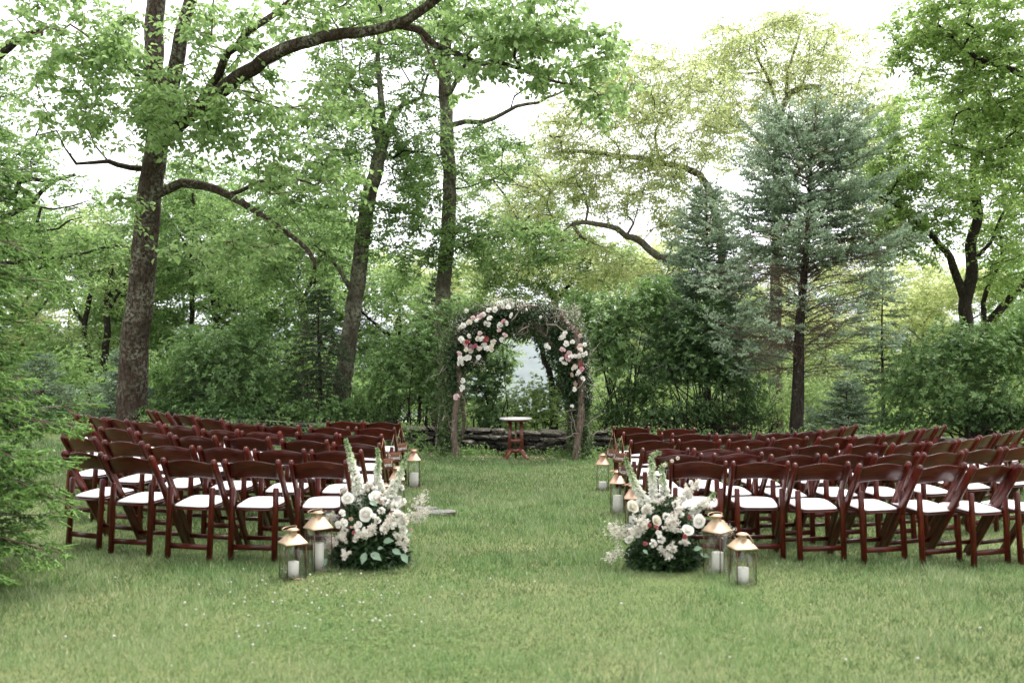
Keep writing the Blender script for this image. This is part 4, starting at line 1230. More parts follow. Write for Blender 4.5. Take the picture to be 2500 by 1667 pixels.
for k, (bx, by, limbs, blobs, lab) in enumerate([
 (-10.2, 25.5, [([(252,930,25.5),(262,800,25.4),(262,720,25.4),(270,650,25.3)], 0.12, 0.07), ([(262,760,25.4),(300,700,25.3),(330,640,25.2)], 0.05, 0.02)], [(250,600,25.3,110,90,1.6,80),(300,720,25.3,80,50,1.1,30),(200,840,25.3,70,50,1,20)], "thin dark forked trunk seen just left of the big lichen-spotted tree"),
 (-11.3, 26.5, [([(222,930,26.5),(212,850,26.5),(206,790,26.4),(225,700,26.3),(215,620,26.2)], 0.11, 0.05), ([(206,790,26.4),(170,730,26.3),(150,640,26.2)], 0.06, 0.02)], [(170,620,26.2,120,80,1.6,90),(120,560,26,90,60,1.2,36),(150,860,26.3,60,50,1,20)], "slim crooked trunk farther left with sky between its branches"),
 (-8.6, 27.0, [([(468,900,27),(469,760,27),(467,640,27),(470,540,26.9),(472,460,26.9)], 0.10, 0.04), ([(468,620,27),(430,560,26.9),(410,520,26.8)], 0.035, 0.012)], [(470,560,26.9,130,120,1.8,150),(430,430,26.8,90,70,1.3,44),(560,700,26.8,120,90,1.6,90),(420,720,26.8,80,90,1.2,60)], "slender straight dark trunk right of the big lichen-spotted tree"),
 (-5.9, 25.0, [([(742,900,25),(745,800,25),(735,740,24.9),(700,690,24.8),(670,665,24.7)], 0.16, 0.06), ([(735,740,24.9),(760,690,24.8),(790,640,24.8)], 0.06, 0.02)], [(640,640,24.8,120,70,1.5,90),(740,560,24.8,110,80,1.5,80),(620,500,24.8,110,80,1.5,70),(780,720,24.9,70,70,1,36)], "bent mossy trunk behind the left laurel bush"),
 (1.0, 30.0, [([(1375,900,30),(1365,800,30),(1355,740,29.9),(1330,690,29.8),(1300,640,29.7)], 0.17, 0.06), ([(1355,740,29.9),(1395,690,29.8),(1440,650,29.7)], 0.07, 0.03), ([(1300,640,29.7),(1270,560,29.6),(1235,480,29.6),(1190,420,29.6)], 0.06, 0.02), ([(1270,560,29.6),(1310,500,29.6),(1350,460,29.6)], 0.035, 0.015)], [(1240,690,29.8,110,50,1.6,110),(1400,700,29.8,110,45,1.6,100),(1320,600,29.7,170,75,2,200),(1480,640,29.8,90,60,1.5,80),(1150,640,29.8,90,60,1.5,60),(1250,480,29.6,150,80,1.8,110),(1130,400,29.6,90,90,1.5,50),(1350,470,29.6,90,60,1.4,40)], "round-crowned tree seen above the right half of the arch"),
 (0.9, 21.5, [([(1348,930,21.4),(1330,880,21.3),(1310,820,21.1),(1270,790,21.0),(1240,775,21)], 0.10, 0.03)], [(1350,790,21,60,36,0.8,24),(1375,880,21.2,45,50,0.7,22),(1210,850,21.0,30,24,0.5,6)], "dark crooked little tree standing inside the arch opening beyond the wall"),
 ]):
    broadleaf("broadleaf_tree", lab, (bx, by), limbs, blobs, M['bark_dark'] if k != 3 else M['bark_grey'], M['leaf_laurel'] if k == 5 else (M['leaf_pale'] if k in (0, 4) else M['leaf_mid']), 40 + k, leafkw=dict(L=0.10, Wd=0.055, tl=0.44), twig=M['bark_dark'])

# ------------------------------------------------------------------ woodland behind: four kinds, each repeated as single trees
def wood_tree(seed, H, mat, bark):
    sk = Skel(seed); rng = sk.rng
    sk.limb([(0, 0, -0.3), (rng.normal(0, 0.1), 0, H * 0.3), (rng.normal(0, 0.3), rng.normal(0, 0.2), H * 0.62), (rng.normal(0, 0.3), 0, H * 0.8)], 0.15, 0.018)
    for k in range(4):
        a = rng.uniform(0, 6.28); h = H * rng.uniform(0.35, 0.6)
        sk.limb([(0.02, 0, h), (0.9 * math.cos(a), 0.9 * math.sin(a), h + 0.7), (1.8 * math.cos(a), 1.8 * math.sin(a), h + 1.4)], 0.06, 0.025)
    T = []
    for k in range(19):
        a = rng.uniform(0, 6.28); rr = rng.uniform(0.3, 2.3); c = np.array([rr * math.cos(a), rr * math.sin(a), H * rng.uniform(0.12, 0.93)])
        q = unit(rng.normal(size=(26, 3))) * rng.uniform(0.2, 1, (26, 1)) ** 0.5
        T.append(c + q * [1.15, 1.15, 0.75])
    T = np.concatenate(T)
    sk.sprout(T); sk.finish()
    big = MB(); sm = MB(); lf = MB(); sk.mesh(big, sm)
    spray_leaves(lf, sm, T, rng, twigs=6, per=6, tl=0.48, L=0.13, Wd=0.08)
    return big.mesh("trunk", bark, smooth=True), sm.mesh("twigs", bark), lf.mesh("crown", mat)
KINDS = [wood_tree(61, 6.5, M['leaf_pale'], M['bark_grey']), wood_tree(62, 8.5, M['leaf_mid'], M['bark_dark']), wood_tree(63, 7.2, M['leaf_olive'], M['bark_light']), wood_tree(64, 7.0, M['leaf_fresh'], M['bark_dark'])]
KN = ["pale green", "mid green", "yellowish olive", "fresh green"]
spots = [  # px, distance, kind, scale, words for the place
 (60,31,2,0.95,"behind the spruce tip at far left"),(180,35,0,0.9,"far left, behind the two slim trunks"),(330,30,3,1.0,"directly behind the big lichen-spotted trunk"),(430,34,0,1.0,"just right of the big lichen-spotted trunk"),
 (540,30,1,0.95,"above the left laurel bush"),(650,33,3,1.05,"left of the bent mossy trunk"),(790,31,1,0.85,"between the bent trunk and the forked tree"),(960,30,3,0.8,"between the forked tree and the straight trunk"),
 (1120,36,0,0.85,"above the left shoulder of the arch"),(1500,33,0,0.72,"above the right laurel, below the bare oak limbs"),(1650,36,3,0.75,"behind the smaller blue spruce"),
 (1820,38,2,0.8,"left of the bare spruce trunk"),(2010,34,2,0.62,"seen between the bare spruce and the right laurel, nearer"),(2090,42,0,0.7,"seen between the bare spruce and the right laurel, farther"),(2230,36,2,0.72,"behind the right laurel, left part"),(2380,40,0,0.75,"behind the right laurel under the sky gap"),(2500,33,3,0.85,"at the far right edge behind the laurel"),
 (1060,38,2,0.95,"between the straight trunk and the arch, farthest back"),(1560,42,2,1.1,"far behind the bare oak limbs"),(1740,32,0,0.7,"just behind the smaller blue spruce"),(1930,44,0,1.0,"far behind the bare spruce trunk"),(2160,46,2,1.1,"far behind in the right sky gap"),(2300,30,2,0.7,"close behind the right laurel"),
 (-80,28,3,1.0,"beyond the left edge"),(2620,28,1,1.0,"beyond the right edge")]
wr = np.random.default_rng(77)
for (px, d, k, sc, where) in spots:
    x = (px - 1250) / F * d
    root = empty("woodland_tree", (x, d, ground_z(x, d)), wr.uniform(0, 6.28))
    root.scale = (sc * wr.uniform(0.95, 1.15), sc * wr.uniform(0.95, 1.15), sc)
    for nm, me in zip(("trunk", "twigs", "crown"), KINDS[k]):
        o_ = put(nm, me, root)
        if nm != "trunk": o_["kind"] = 'stuff'
    tag(root, KN[k] + " woodland tree " + where, "tree", "woodland trees beyond the wall")

# ------------------------------------------------------------------ conifers
def conifer(name, label, base, H, h0, Rfun, nbr, needle_mat, bark, seed, r0=0.1, shoot=0.16, nn=14, nl=0.035, nw=0.006, droop=0.25, tipup=0.2, rise=0.15, bare=0.0, bare_below=None, lean=(0, 0), side_gap=0.13, only=None, tintm=0.5, dens=1.0, gap2=0.11, tcon=0.3, hang=(-0.05, 0.12), core=0.0):
    rng = np.random.default_rng(seed)
    bx, by = base; bz = ground_z(bx, by)
    root = empty(name, (bx, by, bz)); tag(root, label, "conifer")
    tr = MB(); zz = np.linspace(-0.1, H, 24)
    P = np.stack([lean[0] * np.clip(zz / H, 0, 1) ** 1.3 + 0.02 * np.sin(zz * 2.1), lean[1] * zz / H + 0.02 * np.cos(zz * 1.7), zz], -1)
    tube(tr, P, r0 * (1 - 0.93 * np.clip(zz / H, 0, 1)) * (1 + 0.35 * np.exp(-np.clip(zz, 0, 9) / 0.2)), 10, wob=0.03, rng=rng)
    tr.build("trunk", bark, root, smooth=True)
    br = MB(); nd = MB()
    S_, D_, L_, T_ = [], [], [], []
    BP, BR = {}, {}
    for i in range(nbr):
        h = h0 + (H - h0) * ((i + rng.uniform(0, 1)) / nbr) ** 0.92
        a = i * 2.39996 + rng.normal(0, 0.25)
        if only is not None and not only(a, h): continue
        R_ = Rfun(h) * rng.uniform(0.72, 1.1)
        if R_ < 0.06: continue
        c, s_ = math.cos(a), math.sin(a)
        low = 1.0 if (bare_below is not None and h < bare_below + rng.normal(0, 0.3)) else 0.0
        n = max(5, int(R_ / 0.12)); t = np.linspace(0, 1, n)
        base_p = np.array([np.interp(h, zz, P[:, 0]), np.interp(h, zz, P[:, 1]), h])
        rise_ = rise + (0.3 if h > H * 0.8 else 0) + rng.normal(0, 0.07)
        if low: rise_ += rng.uniform(-0.15, 0.5); R_ *= rng.uniform(0.55, 1.2); a += rng.normal(0, 0.6); c, s_ = math.cos(a), math.sin(a)
        dr_ = droop + (rng.uniform(0, 0.5) if low else rng.normal(0, 0.08))
        z = R_ * (rise_ * t - dr_ * t ** 2 + tipup * t ** 4) + rng.normal(0, 0.012, n).cumsum() * 0.5
        bend = rng.normal(0, 0.12 + 0.2 * low) * t ** 2 * R_
        C = base_p + np.stack([c * R_ * t - s_ * bend, s_ * R_ * t + c * bend, z], -1)
        rb = (0.006 + 0.012 * R_ / 1.6) * (0.6 if low else 1)
        tubes(br, C[None], np.linspace(rb, 0.003, n)[None], 4)
        tb = rng.normal(tintm, 0.1)
        tg = unit(np.gradient(C, axis=0))
        # side twigs in a flat spray
        m = max(3, int(R_ / (side_gap * (0.45 if low else 1))))
        for s2 in (-1, 1):
            for q in range(m):
                tt = (q + rng.uniform(0.2, 0.9)) / m
                if rng.uniform() > dens: continue
                j = tt * (n - 1); j0 = int(j); f = j - j0; j1 = min(j0 + 1, n - 1)
                p = C[j0] * (1 - f) + C[j1] * f; g_ = tg[j0]
                side = unit(np.cross(g_, [0, 0, 1.0])) * s2
                ln = (0.10 + 0.42 * R_ * (1 - tt) ** 0.8 * min(1, tt * 3 + 0.25)) * rng.uniform(0.7, 1.2)
                ln = min(ln, 0.62)
                dr = unit(g_ * rng.uniform(0.4, 1.1) + side * 0.8 + np.array([0, 0, rng.normal(hang[0], hang[1] + 0.4 * low)]))
                k = 3; e = np.linspace(0, 1, k)[:, None]
                Q = p + dr * ln * e + np.array([0, 0, -0.10 * ln]) * e ** 2 + rng.normal(0, 0.008, (k, 3)) * e
                BP.setdefault(k, []).append(Q); BR.setdefault(k, []).append(np.linspace(0.0032, 0.0016, k))
                is_bare = tt < bare or (low and (tt < 0.7 or rng.uniform() < 0.5))
                nsh = max(1, int(ln / gap2))
                for v in range(nsh):
                    e_ = (v + 0.5) / nsh
                    if is_bare and (low or e_ < 0.6): 
                        continue
                    pp = p + dr * ln * e_ + np.array([0, 0, -0.10 * ln]) * e_ ** 2
                    for s3 in (-1, 1):
                        d3 = unit(dr * 0.85 + unit(np.cross(dr, [0, 0, 1.0])) * s3 * rng.uniform(0.4, 0.9) + np.array([0, 0, rng.normal(0.02, 0.16)]))
                        S_.append(pp); D_.append(unit(d3 + np.array([0, 0, hang[0] * 0.8]))); L_.append(shoot * rng.uniform(0.5, 1.1) * (0.55 + 0.45 * (1 - e_))); T_.append(tb + tcon * (tt - 0.5) + tcon * 0.7 * (e_ - 0.5) + rng.normal(0, 0.1))  # inner shoots tinted darker: shade in the gaps is put into the colour
                if not (is_bare and low):
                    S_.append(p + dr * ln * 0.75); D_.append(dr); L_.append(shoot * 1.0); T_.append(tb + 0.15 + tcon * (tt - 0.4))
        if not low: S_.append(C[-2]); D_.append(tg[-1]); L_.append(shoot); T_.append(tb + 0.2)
    for k in BP: tubes(br, np.array(BP[k]), np.array(BR[k]), 3)
    if core:
        s0, d0_, l0 = np.array(S_), np.array(D_), np.array(L_)[:, None]
        tubes(nd, np.stack([s0, s0 + d0_ * l0 * 0.95], 1), np.tile([core, core * 0.35], (len(s0), 1)), 3, np.clip(np.array(T_), 0, 1))
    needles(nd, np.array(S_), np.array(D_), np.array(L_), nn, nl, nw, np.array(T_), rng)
    tag(br.build("branches", M['twig_brown'], root), kind='stuff')
    tag(nd.build("needles", needle_mat, root), kind='stuff')
    return root

# bright green spruce in the left foreground
def R_front(h): return np.interp(h, [0.1, 0.5, 1.2, 2.2, 3.4, 6.5], [1.5, 1.66, 1.70, 1.46, 1.12, 0.1])
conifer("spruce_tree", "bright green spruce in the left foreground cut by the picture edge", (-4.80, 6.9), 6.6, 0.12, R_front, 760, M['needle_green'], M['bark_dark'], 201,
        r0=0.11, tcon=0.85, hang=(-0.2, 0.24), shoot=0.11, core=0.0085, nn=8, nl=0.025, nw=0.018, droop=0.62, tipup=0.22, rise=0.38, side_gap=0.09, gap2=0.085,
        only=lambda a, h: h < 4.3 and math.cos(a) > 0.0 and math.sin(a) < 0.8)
# blue spruces on the right
def R_blue(h): return np.interp(h, [1.2, 2.0, 3.3, 4.3, 5.1, 5.6, 5.85], [1.2, 1.6, 1.65, 1.5, 1.25, 0.95, 0.5])
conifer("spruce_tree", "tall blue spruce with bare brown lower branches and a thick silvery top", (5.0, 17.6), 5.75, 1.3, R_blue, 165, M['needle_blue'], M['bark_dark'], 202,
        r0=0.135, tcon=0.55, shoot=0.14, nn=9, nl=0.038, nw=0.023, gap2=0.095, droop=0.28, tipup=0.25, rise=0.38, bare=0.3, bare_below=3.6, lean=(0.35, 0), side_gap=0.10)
def R_blue2(h): return np.interp(h, [0.8, 2.0, 3.0, 4.0, 4.9], [1.8, 1.7, 1.4, 0.95, 0.25])
conifer("spruce_tree", "smaller dense blue spruce left of the tall bare-legged one", (3.95, 20.2), 5.2, 1.2, R_blue2, 140, M['needle_blue'], M['bark_dark'], 203,
        r0=0.09, shoot=0.15, nn=11, nl=0.038, nw=0.020, gap2=0.10, droop=0.2, tipup=0.2, rise=0.22, bare=0.1, side_gap=0.11, tintm=0.42)
conifer("spruce_tree", "thin see-through spruce with level tiers in the sky gap at right", (8.0, 21.5), 3.9, 1.0, lambda h: np.interp(h, [1, 2, 3.9], [1.2, 1.0, 0.1]), 42, M['needle_blue'], M['bark_dark'], 204,
        r0=0.05, shoot=0.14, nn=9, nl=0.038, nw=0.020, droop=0.05, tipup=0.0, rise=0.02, side_gap=0.14, tintm=0.35)
conifer("spruce_tree", "dark drooping spruce at the foot of the forked tree", (-3.75, 19.4), 2.9, 0.1, lambda h: np.interp(h, [0, 1, 2.9], [1.1, 0.95, 0.08]), 80, M['needle_dark'], M['bark_dark'], 205,
        r0=0.06, shoot=0.13, nn=9, nl=0.038, nw=0.020, droop=0.5, tipup=0.1, rise=0.1, side_gap=0.12)
conifer("spruce_tree", "dark spruce showing beside the straight trunk left of the arch", (-1.75, 24.0), 3.9, 0.6, lambda h: np.interp(h, [0, 2, 3.9], [1.3, 0.95, 0.08]), 80, M['needle_dark'], M['bark_dark'], 206,
        r0=0.07, shoot=0.15, nn=9, nl=0.040, nw=0.021, droop=0.2, tipup=0.1, rise=0.1, side_gap=0.13)
for k, (bx, by, H, R0, lab) in enumerate(((-7.5, 19.3, 1.55, 1.0, "low blue spruce left of the big lichen-spotted trunk"), (-6.3, 19.6, 1.6, 0.95, "low blue spruce right of the big lichen-spotted trunk"), (-5.3, 20.3, 1.9, 1.2, "low green spruce behind the left laurel bush"),
                         (6.7, 20.0, 1.25, 1.0, "low pale spruce between the bare spruce trunk and the right laurel"), (-9.3, 19.6, 1.5, 1.1, "low blue spruce at far left behind the green one"))):
    conifer("young_spruce", lab, (bx, by), H, 0.08, (lambda R0, H: (lambda h: np.interp(h, [0, 0.3, H], [R0 * 0.9, R0, 0.05])))(R0, H), 70, M['needle_blue'] if k != 2 else M['needle_dark'], M['bark_dark'], 210 + k,
            r0=0.04, shoot=0.13, nn=9, nl=0.038, nw=0.020, droop=0.2, tipup=0.15, rise=0.15, side_gap=0.12, tintm=0.35 if k < 2 else 0.4)

# ------------------------------------------------------------------ laurel and rhododendron bushes
def bush(label, base, blobs, n, leafm, seed, L=0.085, Wd=0.032, whorl=8, name="laurel_bush", stems=9, cat="bush", shell=0.5, twigm=None):
    rng = np.random.default_rng(seed)
    bx, by = base; bz = ground_z(bx, by)
    root = empty(name, (bx, by, bz)); tag(root, label, cat)
    vol = np.array([b[3] * b[4] for b in blobs], float); vol /= vol.sum()
    T = []
    for b, v in zip(blobs, vol):
        px, py, d, rx, ry, rd = b
        c = W(px, py, d); m = int(n * v)
        q = unit(rng.normal(size=(m, 3)))
        rr = rng.uniform(0, 1, (m, 1)) ** shell
        bump = 1 + 0.22 * np.sin(q[:, :1] * 7 + seed) * np.cos(q[:, 2:] * 6) + rng.normal(0, 0.06, (m, 1))
        T.append(c + q * rr * bump * [rx / F * d, rd, ry / F * d])
    T = np.concatenate(T); T = T[T[:, 2] > bz + 0.05]
    ctr = T.mean(0)
    sk = Skel(seed + 1)
    for k in range(stems):
        a = rng.uniform(0, 6.28); tgt = T[rng.integers(len(T))]
        p0 = np.array([bx + rng.normal(0, 0.25), by + rng.normal(0, 0.12), bz - 0.05])
        sk.limb([p0, p0 * 0.6 + tgt * 0.4 + np.array([0, 0, 0.2]), tgt * 0.75 + p0 * 0.25], 0.022, 0.008, attach=False)
    sub = T[rng.permutation(len(T))[:min(len(T), 420)]]
    sk.sprout(sub, up=0.1); sk.finish(0.003)
    big = MB(); sm = MB(); sk.mesh(big, sm, thr=0.014)
    lf = MB(); m = len(T)
    out = unit((T - ctr) * [1, 1, 0.8] + np.array([0, 0, 0.9]) + rng.normal(0, 0.35, T.shape))
    a = rng.uniform(0, 6.28, (m, 1)) + np.arange(whorl)[None] * 2.4
    u = unit(np.cross(out, np.array([0.3, 0.9, 0.1]))); w = np.cross(out, u)
    tilt = rng.uniform(0.15, 0.95, (m, whorl, 1))
    D = unit(np.cos(a)[..., None] * u[:, None] + np.sin(a)[..., None] * w[:, None] + out[:, None] * tilt)
    B = np.repeat(T[:, None], whorl, 1) + rng.normal(0, 0.012, (m, whorl, 3))
    Nn = np.repeat(out[:, None], whorl, 1) + rng.normal(0, 0.2, (m, whorl, 3))
    tc = rng.normal(0.42, 0.13, (m, 1)) + np.where(rng.uniform(size=(m, 1)) < 0.16, 0.3, 0)
    tint = np.clip(tc + rng.normal(0, 0.09, (m, whorl)), 0, 1)
    N_ = m * whorl
    leaves(lf, B.reshape(-1, 3), D.reshape(-1, 3), Nn.reshape(-1, 3), L * rng.uniform(0.6, 1.15, N_), Wd * rng.uniform(0.8, 1.2, N_), tint.ravel(), 4, fold=0.05, droop=0.12)
    o_ = (bx, by, bz)
    tag(big.build("stems", twigm or M['bark_dark'], root, o_, smooth=True), kind='stuff')
    tag(sm.build("twigs", twigm or M['bark_dark'], root, o_), kind='stuff')
    tag(lf.build("foliage", leafm, root, o_), kind='stuff')
    return root

bush("wide dark laurel behind the left chairs, right of the big trunk", (-5.0, 18.9), [(480,870,19,80,90,0.7),(560,900,18.9,100,100,0.8),(610,830,19.1,70,70,0.6),(650,950,18.9,60,70,0.6),(450,980,19,70,50,0.5),(400,930,19.2,40,50,0.4)], 2100, M['leaf_laurel_light'], 301)
bush("laurel filling the gap between the forked tree and the arch", (-1.9, 18.6), [(960,900,18.6,90,90,0.6),(1040,830,18.6,70,70,0.6),(1070,930,18.5,60,110,0.5),(920,990,18.6,80,60,0.5),(1110,770,18.8,60,50,0.5)], 1900, M['leaf_laurel_light'], 302)
bush("dark laurel seen through the left half of the arch opening", (-0.35, 18.4), [(1190,930,18.4,55,90,0.4),(1160,860,18.5,55,50,0.4),(1230,890,18.5,40,40,0.35),(1200,1010,18.4,50,50,0.35)], 750, M['leaf_laurel'], 303)
bush("light green shrub beyond the wall, behind the pedestal table", (0.7, 21.0), [(1270,1010,21,70,50,0.6),(1350,1000,21,60,55,0.6),(1310,960,21.4,60,40,0.6),(1240,990,21,40,40,0.5)], 900, M['leaf_pale'], 304, L=0.07, Wd=0.035, name="leafy_shrub")
bush("laurel crowding the right shoulder of the arch", (2.05, 18.6), [(1480,800,18.7,80,80,0.6),(1550,760,18.8,80,60,0.6),(1500,870,18.6,70,60,0.5),(1420,750,18.8,50,45,0.4),(1600,720,19,60,50,0.5)], 1900, M['leaf_laurel_light'], 305)
bush("big dark laurel over a thicket of bare stems, left of the bare spruce", (3.6, 19.0), [(1680,820,19,120,90,0.8),(1760,900,18.8,90,70,0.6),(1620,900,19,90,60,0.6),(1740,790,19.2,80,70,0.6),(1820,960,18.8,60,50,0.5),(1560,960,19,40,30,0.4)], 2300, M['leaf_laurel'], 306, stems=26)
bush("large glossy laurel at the right behind the chairs", (9.2, 19.3), [(2250,900,19.2,90,80,0.8),(2340,850,19.3,100,80,0.8),(2430,880,19.2,100,90,0.8),(2300,970,19.1,120,60,0.7),(2430,990,19.1,90,60,0.7),(2190,960,19.1,60,50,0.5),(2500,830,19.3,60,90,0.6)], 3600, M['leaf_laurel_light'], 307, stems=16)
bush("low pale undergrowth left of the right laurel", (6.6, 22.5), [(2010,1010,22.5,90,40,0.6),(1960,970,23,60,40,0.6),(2090,990,22.6,60,40,0.5)], 700, M['leaf_pale'], 308, L=0.07, Wd=0.03, name="leafy_shrub")
bush("leafy shrub at the left end behind the blue spruces", (-9.0, 22.0), [(250,960,22,90,50,0.7),(160,900,22,70,60,0.6),(330,900,22,60,60,0.6)], 800, M['leaf_fresh'], 309, L=0.07, Wd=0.035, name="leafy_shrub")
bush("bright shrub between the left laurel and the forked tree", (-4.2, 20.2), [(690,960,20.2,50,60,0.5),(730,880,20.3,60,60,0.5),(700,1000,20.1,60,40,0.4)], 650, M['leaf_fresh'], 310, L=0.075, Wd=0.035, name="leafy_shrub")

# bare thicket under the right laurel
def thicket(label, x0, x1, y, h, n, seed):
    rng = np.random.default_rng(seed)
    cx = (x0 + x1) / 2
    root = empty("bare_thicket", (cx, y, ground_z(cx, y))); tag(root, label, "undergrowth")
    mb = MB(); P = []
    for i in range(n):
        p = np.array([rng.uniform(x0, x1), y + rng.normal(0, 0.3), ground_z(cx, y)])
        d = unit(np.array([rng.normal(0, 0.7), rng.normal(0, 0.3), rng.uniform(0.1, 1.0)])); L = rng.uniform(0.5, 1.0) * h
        Q = [p]
        p = p + np.array([0, 0, rng.uniform(0, h * 0.6)]) * (rng.uniform() < 0.7); Q = [p]
        for k in range(5): d = unit(d + rng.normal(0, 0.22, 3)); Q.append(Q[-1] + d * L / 5)
        P.append(Q)
    tubes(mb, np.array(P), np.tile(np.linspace(0.008, 0.002, 6), (n, 1)), 3)
    tag(mb.build("bare_twigs", M['bark_dark'], root, (cx, y, ground_z(cx, y))), kind='stuff')
thicket("tangle of bare dark twigs under the laurels right of the arch", 1.6, 4.9, 18.6, 1.1, 520, 321)
thicket("tangle of bare twigs left of the arch above the wall", -3.0, -1.1, 18.4, 0.8, 220, 322)
thicket("tangle of bare stems beneath the right laurel", 8.6, 10.4, 19.0, 0.9, 220, 323)

# ------------------------------------------------------------------ flowers
def rose_mesh(name, mat, seed, petals=13, res=3, open_=0.7):
    """unit rose (radius about 1) facing +Z"""
    rng = np.random.default_rng(seed); mb = MB()
    lathe(mb, [(0.001, -0.5), (0.30, -0.42), (0.42, -0.1), (0.30, 0.18), (0.001, 0.26)], n=8)
    for i in range(petals):
        f = i / (petals - 1)
        a = i * 2.39996; R_ = 0.16 + 0.74 * f ** 0.85
        u = np.linspace(-1, 1, res + 1); v = np.linspace(0, 1, res + 1)
        U, V_ = np.meshgrid(u, v)
        ang = a + U * (0.95 - 0.15 * f)
        edge = 1 - 0.18 * U ** 2 * V_
        rad_ = R_ * (0.30 + 0.70 * np.sin(np.clip(V_ * (2.25 - 0.75 * f), 0, 2.2))) + 0.22 * f * V_ ** 3 + rng.normal(0, 0.02, U.shape) * V_
        z = -0.45 + (1.0 - 0.42 * f) * V_ * edge - 0.16 * f * V_ ** 4
        P = np.stack([rad_ * np.cos(ang), rad_ * np.sin(ang), z], -1).reshape(-1, 3)
        I = np.arange(P.shape[0]).reshape(res + 1, res + 1)
        mb.add(P, None, np.stack([I[:-1, :-1], I[:-1, 1:], I[1:, 1:], I[1:, :-1]], -1).reshape(-1, 4))
    return mb.mesh(name, mat, smooth=True)

def ball_mesh(name, mat, seed, n=60):
    """ruffled round bloom (spray rose, stock, peony)"""
    rng = np.random.default_rng(seed); mb = MB()
    D = unit(rng.normal(size=(n, 3)) * [1, 1, 1] + [0, 0, 0.35])
    A = perp(D, rng); B = np.cross(D, A)
    r = 0.75
    V = np.stack([D * r * 0.55, D * r + A * 0.32 + B * 0.1, D * (r + 0.28), D * r - A * 0.32 + B * 0.1], 1).reshape(-1, 3)
    i = np.arange(n)[:, None] * 4
    mb.add(V, np.concatenate([i + [0, 1, 2], i + [0, 2, 3]]))
    return mb.mesh(name, mat)

ROSE = {k: [rose_mesh("rose", M['petal_' + v], 400 + 7 * j + sd, petals=11) for sd in range(2)] for j, (k, v) in enumerate((('w', 'white'), ('c', 'cream'), ('b', 'blush'), ('p', 'blush'), ('q', 'pink'), ('m', 'mauve'), ('r', 'red'), ('t', 'tan')))}
BALL = {'w': ball_mesh("bloom", M['petal_white'], 470), 'c': ball_mesh("bloom", M['petal_cream'], 471), 'r': ball_mesh("bloom", M['petal_red'], 472)}
BIG = {'w': rose_mesh("rose", M['petal_white'], 480, petals=18, res=5), 'c': rose_mesh("rose", M['petal_cream'], 481, petals=18, res=5), 'b': rose_mesh("rose", M['petal_blush'], 482, petals=18, res=5)}

def face_rot(rng, up=0.35, spread=0.5):
    """euler that turns +Z towards the camera side (-Y) with some spread"""
    d = Vector((rng.normal(0, spread), -1.0, up + rng.normal(0, spread * 0.6))).normalized()
    q = d.to_track_quat('Z', 'Y')
    e = (q.to_matrix() @ Matrix.Rotation(rng.uniform(0, 6.28), 3, 'Z')).to_euler()
    return tuple(e)

def pts_leaf_cloud(mb, P, rng, n_per, L, Wd, spread, tm=0.45, ts=0.2, out=None, shape=4, droop=0.15, hang=0.0):
    n = len(P)
    B = np.repeat(P, n_per, 0) + rng.normal(0, spread, (n * n_per, 3))
    D = rng.normal(size=B.shape)
    if out is not None: D = D * 0.7 + np.repeat(out, n_per, 0)
    D = unit(D + np.array([0, 0, -hang]))
    Nn = rng.normal(0, 0.6, B.shape) + np.array([0, -0.4, 0.8])
    tint = np.clip(np.repeat(rng.normal(tm, ts * 0.7, n), n_per) + rng.normal(0, ts, len(B)), 0, 1)
    leaves(mb, B, D, Nn, L * rng.uniform(0.6, 1.2, len(B)), Wd * rng.uniform(0.7, 1.2, len(B)), tint, shape, droop=droop)

# ------------------------------------------------------------------ the arch
AD = 16.9
arch = empty("wedding_arch", (0.06, AD, 0))
tag(arch, "rustic log arch overgrown with vines and dressed with roses at the end of the aisle", "arch")
AO = (0.06, AD, 0)
rng = np.random.default_rng(500)
def post(pts, r0, r1):
    P = catmull([W(*q) for q in pts], 0.12); P[0][2] = zg(P[0][0], P[0][1]) - 0.05
    P[1:-1] += rng.normal(0, 0.008, (len(P) - 2, 3))
    b = MB(); tube(b, P, np.linspace(r0, r1, len(P)), 9, wob=0.07, rng=rng); b.build("log_post", M['bark_post'], arch, AO, smooth=True)
post([(1112,1124,16.5),(1110,1040,16.5),(1121,930,16.5),(1113,860,16.5),(1125,790,16.5)], 0.055, 0.04)
post([(1130,1116,17.3),(1130,1000,17.3),(1131,900,17.3),(1132,800,17.3)], 0.04, 0.035)
post([(1406,1128,16.4),(1414,1050,16.4),(1420,980,16.4),(1412,880,16.4),(1405,800,16.4)], 0.065, 0.045)
post([(1392,1118,17.2),(1394,1000,17.2),(1396,900,17.2),(1392,800,17.2)], 0.06, 0.04)
def bough(name, pts, r0, r1, mat=None):
    P = catmull([W(*q) for q in pts], 0.1); P += rng.normal(0, 0.008, P.shape)
    b = MB(); tube(b, P, np.linspace(r0, r1, len(P)), 7, wob=0.06, rng=rng); b.build(name, mat or M['bark_post'], arch, AO, smooth=True)
bough("arch_bough", [(1118,810,16.5),(1150,775,16.5),(1220,755,16.5),(1300,752,16.5),(1370,775,16.5),(1410,815,16.4)], 0.045, 0.04)
bough("arch_bough", [(1130,810,17.3),(1170,790,17.3),(1260,772,17.3),(1340,785,17.3),(1393,820,17.2)], 0.04, 0.035)
bough("brace", [(1300,790,16.7),(1330,820,16.5),(1365,858,16.45),(1405,890,16.4)], 0.035, 0.03)
bough("brace", [(1255,775,16.9),(1320,800,16.6),(1345,835,16.5)], 0.03, 0.02)
bough("crossbar", [(1150,778,16.45),(1140,790,17.4)], 0.03, 0.025)
bough("crossbar", [(1370,772,16.4),(1365,790,17.3)], 0.03, 0.025)
